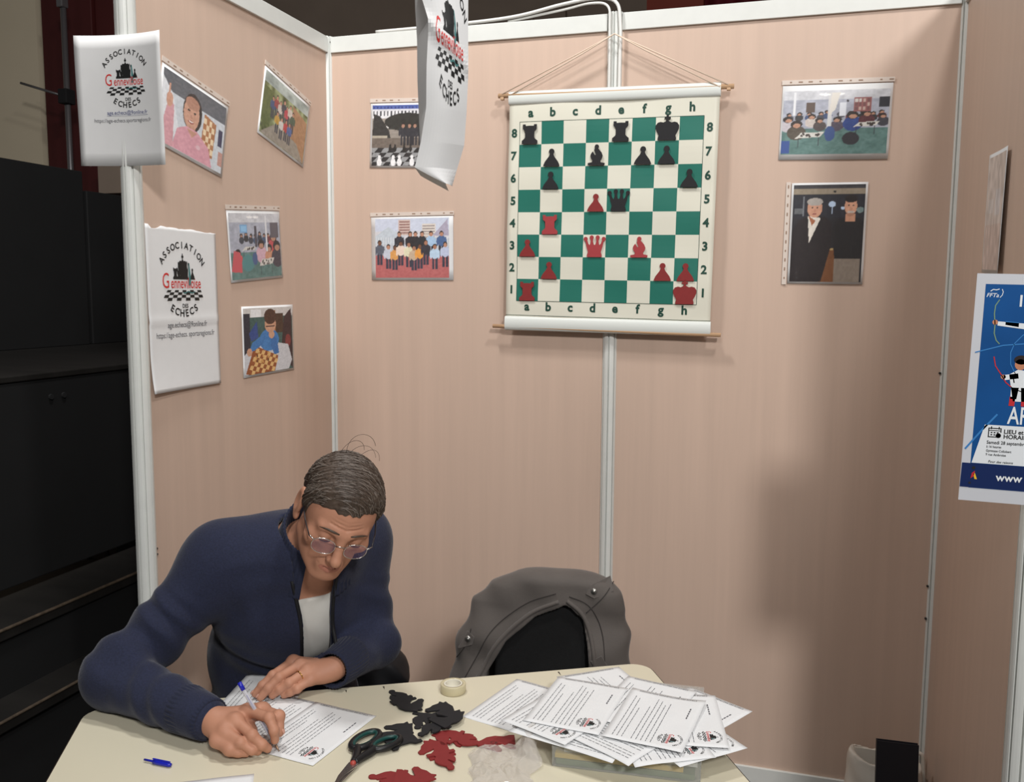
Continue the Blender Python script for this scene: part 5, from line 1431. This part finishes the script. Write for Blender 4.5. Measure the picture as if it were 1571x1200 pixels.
d = Vector(RT[3]) - Vector(RT[2]); n = Vector((.9, .2, .35)); disc_on('fingernail', Vector(RT[3]) + n.normalized() * .0086, n, d, .006, .005, M['nail'], body)
for s in (-1, 1):
    me = mesh('eyelash', *tube_vf([H(s * (.031 + .0125 * math.cos(a)), .0765 + .0125 * (1 - .35 * math.cos(a) ** 2) ** .5 * .96, -.0115 - .0035 * math.sin(a)) for a in np.linspace(.15, math.pi - .15, 9)], [.0003, .0007, .0009, .001, .001, .001, .0009, .0007, .0003], 6), True)
    part('eyelash', me, M['templearm'], body)
    me = mesh('eyebrow', *tube_vf([H(s * .012, .0985, .0165), H(s * .023, .0970, .0190), H(s * .036, .0910, .0185), H(s * .050, .0805, .0125)], [.0014, .0022, .0020, .0007], 8), True)
    part('eyebrow', me, M['hair'], body)

# ---- hair
def hairline(x, y):
    g = np.interp(y, [-.12, -.09, -.052, -.036, -.004, .006, .014, .024, .034, .052, .072, .10], [-.066, -.062, -.040, .022, .026, -.012, -.020, .000, .030, .046, .054, .058])
    return g + .010 * np.clip(-x / .06, 0, 1) * np.clip((y - .03) / .03, 0, 1) + .002 * np.sin(x * 190 + 1) + .0016 * np.sin(x * 430) * np.clip((y - .05) / .03, 0, 1)
lo = HC - .15; hi = HC + .16
F = Field(ax_(lo[0], hi[0], .0022), ax_(lo[1], hi[1], .0022), ax_(lo[2], hi[2], .0022))
X, Y, Z = F.grid((slice(None),) * 3)
x, y, z = ((X - HC[0]) * a[0] + (Y - HC[1]) * a[1] + (Z - HC[2]) * a[2] for a in HR)
base = d_ell(x, y, z, (0, -.012, .028), (.0725, .0905, .0765))
base = smin(base, d_ell(x, y, z, (0, .030, -.005), (.0645, .0645, .0855)), .03)
g = hairline(x, y); e = np.clip((z - g) / .040, -1, 1)
th = np.where(e > 0, .0015 + .0095 * e * e * (3 - 2 * e), .0015 + .03 * e)
ridge = .0010 * np.sin(620 * (y - .45 * z) + 1.2 * np.sin(40 * x + 20 * z) + 1.2 * np.sin(60 * y)) + .0006 * np.sin(1100 * (y - .3 * z) + 3 * np.sin(70 * x))
F.F = (base - th + ridge * np.clip(e * 2, 0, 1)).astype(np.float32)
hair = part('hair', F.mesh('hair'), M['hair'])
hfield = F
rs = random.Random(8); mD = MB(); mG = MB()
def hair_at(al, be):
    d = np.array([math.sin(al) * math.cos(be), math.sin(be), math.cos(al) * math.cos(be)])
    r = np.arange(.060, .130, .0012); L_ = np.array([0, -.010, .030])[None] + r[:, None] * d[None]
    Wd = HC[None] + L_ @ np.stack(HR)
    ii = [np.clip(np.rint((Wd[:, q] - a_[0]) / .0022).astype(int), 0, len(a_) - 1) for q, a_ in enumerate((hfield.xs, hfield.ys, hfield.zs))]
    v = hfield.F[ii[0], ii[1], ii[2]]; n = np.nonzero(v < 0)[0]
    if len(n) == 0: return None
    k = n[-1]; k2 = min(k + 1, len(r) - 1)
    t_ = float(v[k] / (v[k] - v[k2])) if v[k2] > v[k] else 0.0
    p = L_[k] + (L_[k2] - L_[k]) * min(1.0, max(0.0, t_))
    if p[2] < float(hairline(p[0], p[1])) - .002: return None
    return p + d * .0004
def strand(al0, al1, be0, be1, wob, gr, n=11):
    P = []
    for k in range(n):
        t_ = k / (n - 1)
        p = hair_at(math.radians(al0 + (al1 - al0) * t_), math.radians(be0 + (be1 - be0) * t_ + wob * math.sin(t_ * 4 + al0)))
        if p is None: break
        P.append(H(*p))
    if len(P) > 3:
        m = len(P); r0 = rs.uniform(.0006, .0012)
        (mG if rs.random() < gr else mD).add(tube_vf(P, [r0 * (.35 + .65 * math.sin(math.pi * (j + .6) / (m + .2))) for j in range(m)], 5))
for i in range(560):   # swept from the parting over the crown
    a0 = rs.uniform(-40, 44); be = rs.uniform(-62, 66)
    strand(a0, a0 - rs.uniform(35, 75), be, be + rs.uniform(2, 13), rs.uniform(-3, 3), .28)
for i in range(260):   # his right side, combed down and back
    a0 = rs.uniform(40, 84); be = rs.uniform(-45, 52)
    strand(a0, a0 + rs.uniform(14, 34), be, be - rs.uniform(6, 18), rs.uniform(-2, 2), .55, 8)
for i in range(160):   # his left side
    a0 = -rs.uniform(45, 84); be = rs.uniform(-45, 55)
    strand(a0, a0 - rs.uniform(14, 30), be, be - rs.uniform(0, 12), rs.uniform(-2, 2), .45, 8)
for a, b, c, d in (((.02, -.05, .108), (.03, -.07, .150), (-.02, -.075, .165), (-.035, -.06, .135)), ((.03, -.055, .105), (.02, -.07, .135), (-.01, -.075, .140), (-.02, -.07, .112)), ((.01, -.06, .104), (-.01, -.08, .126), (-.04, -.08, .124), (-.05, -.07, .100)), ((-.01, -.05, .110), (-.03, -.065, .130), (-.05, -.066, .126), (-.055, -.055, .104))):
    mD.add(tube_vf([H(*p) for p in bez(a, b, c, d, 12)], .00045, 4))
tag(part('hair_strand', mesh('hair_strand', mD.v, mD.f, True), M['hair'], hair), kind='stuff')
tag(part('grey_strand', mesh('grey_strand', mG.v, mG.f, True), M['hair_grey'], hair), kind='stuff')

# ---- spectacles
def lens_pt(s, a, k=1.0):
    cx, cz, rx, rz = s * .0335, -.0165, .0235 * k, .0185 * k
    xx = cx + rx * math.copysign(abs(math.cos(a)) ** .85, math.cos(a)); zz = cz + rz * math.copysign(abs(math.sin(a)) ** .85, math.sin(a))
    return (xx, .1035 - .9 * xx * xx * 2.2, zz)
rim = empty('glasses'); rim.parent = man
for s in (-1, 1):
    part('rim', mesh('rim', *tube_vf([H(*lens_pt(s, 2 * math.pi * k / 32)) for k in range(32)], .0009, 6, closed=True), True), M['silver'], rim)
    V = [H(*lens_pt(s, 2 * math.pi * k / 32, .98)) for k in range(32)] + [H(s * .0335, .1045 - .9 * .0335 ** 2 * 2.2, -.0165)]
    part('lens', mesh('lens', V, [(k, (k + 1) % 32, 32) for k in range(32)], True), M['lens'], rim)
    hx = H(s * .0585, .0965, -.006)
    part('hinge', mesh('hinge', *tube_vf([H(*lens_pt(s, .45 if s > 0 else math.pi - .45)), hx, H(s * .066, .090, -.005)], .0014, 6), True), M['silver'], rim)
    part('temple_arm', mesh('temple_arm', *tube_vf([H(s * .066, .090, -.005), H(s * .074, .055, .001), H(s * .079, .010, .006), H(s * .080, -.012, .010), H(s * .081, -.030, -.006)], .0014, 6), True), M['templearm'], rim)
part('bridge', mesh('bridge', *tube_vf([H(*lens_pt(1, math.pi - .35)), H(.005, .1085, -.0055), H(-.005, .1085, -.0055), H(*lens_pt(-1, .35))], .0010, 6), True), M['silver'], rim)

# ---- T-shirt
F = Field(ax_(.18, .82, .006), ax_(-1.36, -.80, .006), ax_(.52, 1.10, .006))
torso(F, 0.004)
X, Y, Z = F.grid((slice(None),) * 3)
fw = (X - NKB[0]) * FW[0] + (Y - NKB[1]) * FW[1] + (Z - NKB[2]) * FW[2]; lt = (X - NKB[0]) * LT[0] + (Y - NKB[1]) * LT[1] + (Z - NKB[2]) * LT[2]; up = (X - NKB[0]) * UPV[0] + (Y - NKB[1]) * UPV[1] + (Z - NKB[2]) * UPV[2]
neck = np.sqrt(lt ** 2 + (fw - .01) ** 2) - .115 + np.clip(-up, 0, .1) * .35
F.F = np.maximum(F.F + .002 * np.sin(lt * 90 + 2 * np.sin(up * 40)) * np.clip(fw * 10, 0, 1), -np.maximum(neck, -.080 - up)).astype(np.float32)
part('t_shirt', F.mesh('t_shirt'), M['tee'])

# ---- cardigan: trunk and sleeves
F = Field(ax_(.12, .86, .0045), ax_(-1.60, -.76, .0045), ax_(.50, 1.13, .0045))
torso(F, 0.020, .05)
F.cap(RSH, REL, .068, .060, .05); F.cap(REL, tuple(np.array(REL) * .12 + np.array(RWR) * .88), .061, .043, .025)
F.cap(LSH, LEL, .062, .053, .05); F.cap(LEL, tuple(np.array(LEL) * .30 + np.array(LWR) * .70), .054, .043, .025)
F.ell((.263, -1.405, .815), (.068, .068, .062), None, .03)
# folds at the elbows, armpits and waist
def elbow_folds(c, axis, rad, amp, n):
    axis = np.array(axis) / np.linalg.norm(axis)
    def fn(X, Y, Z):
        dx, dy, dz = X - c[0], Y - c[1], Z - c[2]; t_ = dx * axis[0] + dy * axis[1] + dz * axis[2]
        r = np.sqrt(dx * dx + dy * dy + dz * dz)
        return amp * np.sin(t_ * n + 2.2 * np.sin(dz * 26 + dx * 19) + .8) * np.clip(1 - r / rad, 0, 1) ** .7
    F.op(fn, [q - rad for q in c], [q + rad for q in c], .001, 'disp')
elbow_folds((.30, -1.37, .855), (-.5, -.6, -.65), .13, .0095, 115)
elbow_folds((.40, -1.46, .80), (.95, -.25, 0), .12, .0035, 80)
elbow_folds((.645, -1.03, .83), (.1, -.5, -.8), .12, .006, 100)
elbow_folds((.43, -1.20, .93), (.7, -.1, -.7), .13, .0045, 85)
elbow_folds((.45, -1.12, .75), (.3, -.2, .9), .17, .0040, 75)
X, Y, Z = F.grid((slice(None),) * 3)
fw = (X - NKB[0]) * FW[0] + (Y - NKB[1]) * FW[1] + (Z - NKB[2]) * FW[2]; lt = (X - NKB[0]) * LT[0] + (Y - NKB[1]) * LT[1] + (Z - NKB[2]) * LT[2]; up = (X - NKB[0]) * UPV[0] + (Y - NKB[1]) * UPV[1] + (Z - NKB[2]) * UPV[2]
OC = -.012 - .02 * np.clip(-up - .1, 0, .3)                                            # middle of the open front
slit = np.maximum(np.abs(lt - OC) - (.030 + .012 * np.clip((up + .12) / .1, 0, 1)), .02 - fw)
neck = np.maximum(np.sqrt(lt ** 2 + (fw - .012) ** 2) - .070, -.05 - up)
inn = Field(F.xs, F.ys, F.zs); torso(inn, 0.009, .05)
inn.F = np.maximum(inn.F, -(np.abs(lt) * 0 + 1.0)).astype(np.float32)
cut = np.minimum(slit, neck)
F.F = np.maximum(np.maximum(F.F, -cut), np.where((slit < .02) | (neck < .02), -inn.F, F.F)).astype(np.float32)
F.F = np.maximum(F.F, (.515 - Z) + 0 * X).astype(np.float32)
# sleeves rest on the table, they do not sink into it
e1 = np.array([math.cos(TH), math.sin(TH)]); tx = (X - TO.x) * e1[0] + (Y - TO.y) * e1[1]; ty = -(X - TO.x) * e1[1] + (Y - TO.y) * e1[0]
onT = np.maximum(np.maximum(-tx, tx - TW), np.maximum(ty, -TD - ty))
F.F = np.maximum(F.F, -np.maximum(onT - .001, np.maximum(Z - (TZ + .0035), TZ - .035 - Z))).astype(np.float32)
cfield = F
card = part('cardigan', F.mesh('cardigan'), M['knit'])
def ribbed(name, rings, nrib, amp, m, par, arc=None, tilt=0.0):
    """rings: list of (centre, axis u, axis v, ru, rv)"""
    V = []; Fc = []; n = nrib * 4; rng = range(n) if arc is None else range(n + 1)
    for c, u, v, ru, rv in rings:
        for k in rng:
            a = 2 * math.pi * k / n if arc is None else arc[0] + (arc[1] - arc[0]) * k / n
            w_ = amp * (1, 0, -1, 0)[k % 4]
            V.append(np.array(c) + u * (ru + w_) * math.cos(a) + v * (rv + w_) * math.sin(a) - tilt * math.sin(a))
    L_ = len(list(rng))
    for j in range(len(rings) - 1):
        for k in range(L_ if arc is None else L_ - 1):
            l = (k + 1) % L_; Fc.append((j * L_ + k, j * L_ + l, (j + 1) * L_ + l, (j + 1) * L_ + k))
    return part(name, mesh(name, V, Fc, True), m, par)
def cuff(a, b, f0, f1, r0, r1, zmin):
    a, b = np.array(a), np.array(b); d = (b - a) / np.linalg.norm(b - a); u = np.cross(d, (0, 0, 1)); u /= np.linalg.norm(u); v = np.cross(u, d)
    R_ = [(0.0, r0), (.12, r0 * 1.03), (.5, (r0 + r1) / 2 * 1.03), (.9, r1 * 1.02), (1.0, r1), (1.0, r1 - .004), (.85, r1 - .006)]
    rings = []
    for t_, r in R_:
        c = a + d * (f0 + (f1 - f0) * t_); c[2] = max(c[2], zmin + r + .0015); rings.append((c, u, v, r * 1.02, r))
    ribbed('cuff', rings, 34, .0011, M['rib'], card)
cuff(REL, RWR, .212, .288, .0445, .0385, TZ)
cuff(LEL, LWR, .112, .196, .0440, .0390, TZ)
# stand-up collar
nd = np.array(H(0, -.035, -.055)) - np.array(NKB); nd = nd / np.linalg.norm(nd); nd = nd * .55 + UPV * .45; nd /= np.linalg.norm(nd)
cu = LT - nd * (LT @ nd); cu /= np.linalg.norm(cu); cv = FW - nd * (FW @ nd); cv /= np.linalg.norm(cv)
rings = []
for h, ru, rv in ((-.020, .100, .096), (.010, .094, .090), (.035, .084, .082), (.060, .077, .076), (.078, .074, .073), (.082, .071, .070), (.076, .068, .067), (.02, .068, .068)):
    rings.append((np.array(NKB) + nd * h + FW * .006, cu, cv, ru, rv))
ribbed('collar', rings, 46, .0012, M['rib'], card, arc=(math.radians(112), math.radians(428)), tilt=nd * .028)
# zip tapes along the open edges
def csurf(l, u_):
    best = None
    for f in np.arange(.24, -.05, -.003):
        p = np.array(NKB) + LT * l + UPV * u_ + FW * f
        i, j, k = (int(np.clip(round((p[q] - (cfield.xs, cfield.ys, cfield.zs)[q][0]) / .0045), 0, len((cfield.xs, cfield.ys, cfield.zs)[q]) - 1)) for q in range(3))
        if cfield.F[i, j, k] < 0: return p
    return None
for s in (-1, 1):
    P = []
    for u_ in np.arange(-.02, -.36, -.012):
        oc = -.012 - .02 * min(.3, max(0, -u_ - .1)); hwid = .030 + .012 * min(1, max(0, (u_ + .12) / .1))
        q = csurf(oc + s * (hwid + .005), u_)
        if q is not None: P.append(q + FW * .0005)
    if len(P) > 4:
        for _ in range(4): P = [P[0]] + [(P[i - 1] + P[i] * 2 + P[i + 1]) / 4 for i in range(1, len(P) - 1)] + [P[-1]]
        part('zip_tape', mesh('zip_tape', *tube_vf(P, .0040, 8), True), M['zip'], card)

# ---- trousers and shoes under the table
F = Field(ax_(.10, .95, .008), ax_(-1.66, -.82, .008), ax_(.03, .70, .008))
e2 = np.array([math.sin(TH), -math.cos(TH)])
HPR = (PEL[0] - .085 * e1[0], PEL[1] - .085 * e1[1], .572); HPL = (PEL[0] + .085 * e1[0], PEL[1] + .085 * e1[1], .572)
knees = []
F.ell((PEL[0], PEL[1], .588), (.175, .15, .10), None, .03)
for hp, o in ((HPR, -.03), (HPL, .04)):
    kn = (hp[0] + e2[0] * .40 + e1[0] * o, hp[1] + e2[1] * .40 + e1[1] * o, .525); an = (kn[0] + e2[0] * .02, kn[1] + e2[1] * .02, .09)
    F.cap(hp, kn, .085, .062, .03); F.cap(kn, an, .062, .046, .02); knees.append(an)
part('trousers', F.mesh('trousers'), M['trouser'])
for an in knees:
    F = Field(ax_(an[0] - .16, an[0] + .22, .006), ax_(an[1] - .26, an[1] + .14, .006), ax_(-.01, .14, .006))
    F.cap((an[0] - e2[0] * .04, an[1] - e2[1] * .04, .045), (an[0] + e2[0] * .16, an[1] + e2[1] * .16, .036), .040, .038, .02); F.cap((an[0], an[1], .10), (an[0], an[1], .05), .040, .042, .02)
    F.F = np.maximum(F.F, (.002 - F.zs)[None, None, :]).astype(np.float32)
    part('shoe', F.mesh('shoe'), M['shoe'])
# ---- wedding ring
a, b = Vector(LR[0]), Vector(LR[1]); c = a.lerp(b, .42); d = (b - a).normalized(); u = d.orthogonal().normalized(); v = d.cross(u)
part('ring', mesh('ring', *tube_vf([c + (u * math.cos(2 * math.pi * k / 24) + v * math.sin(2 * math.pi * k / 24)) * .0112 for k in range(24)], .0013, 6, closed=True), True), M['gold'])

# ---- the ballpoint pen he holds
tip = Vector((.6715, -1.4835, TZ + .0022)); pd = Vector((-.0845, .0065, .1165)).normalized()
t = empty('ballpoint_pen'); t.matrix_world = frame_matrix(tip, pd, (0, 1, 0)); tag(t, 'clear ballpoint pen with blue end plug held by the writer', 'pen')
MB().add(tube_vf([(.0, 0, 0), (.003, 0, 0), (.016, 0, 0)], [.0004, .0012, .0026], 12)).build('tip', M['pentip'], t, smooth=True)
MB().add(tube_vf([(.014, 0, 0), (.020, 0, 0), (.138, 0, 0)], [.0030, .0040, .0040], 8)).build('barrel', M['penbody'], t)
MB().add(tube_vf([(.016, 0, 0), (.120, 0, 0)], .0014, 8)).build('ink_tube', M['bluecap'], t, smooth=True)
MB().add(tube_vf([(.130, 0, 0), (.146, 0, 0), (.147, 0, 0)], [.0042, .0042, .0030], 10)).build('end_plug', M['bluecap'], t, smooth=True)
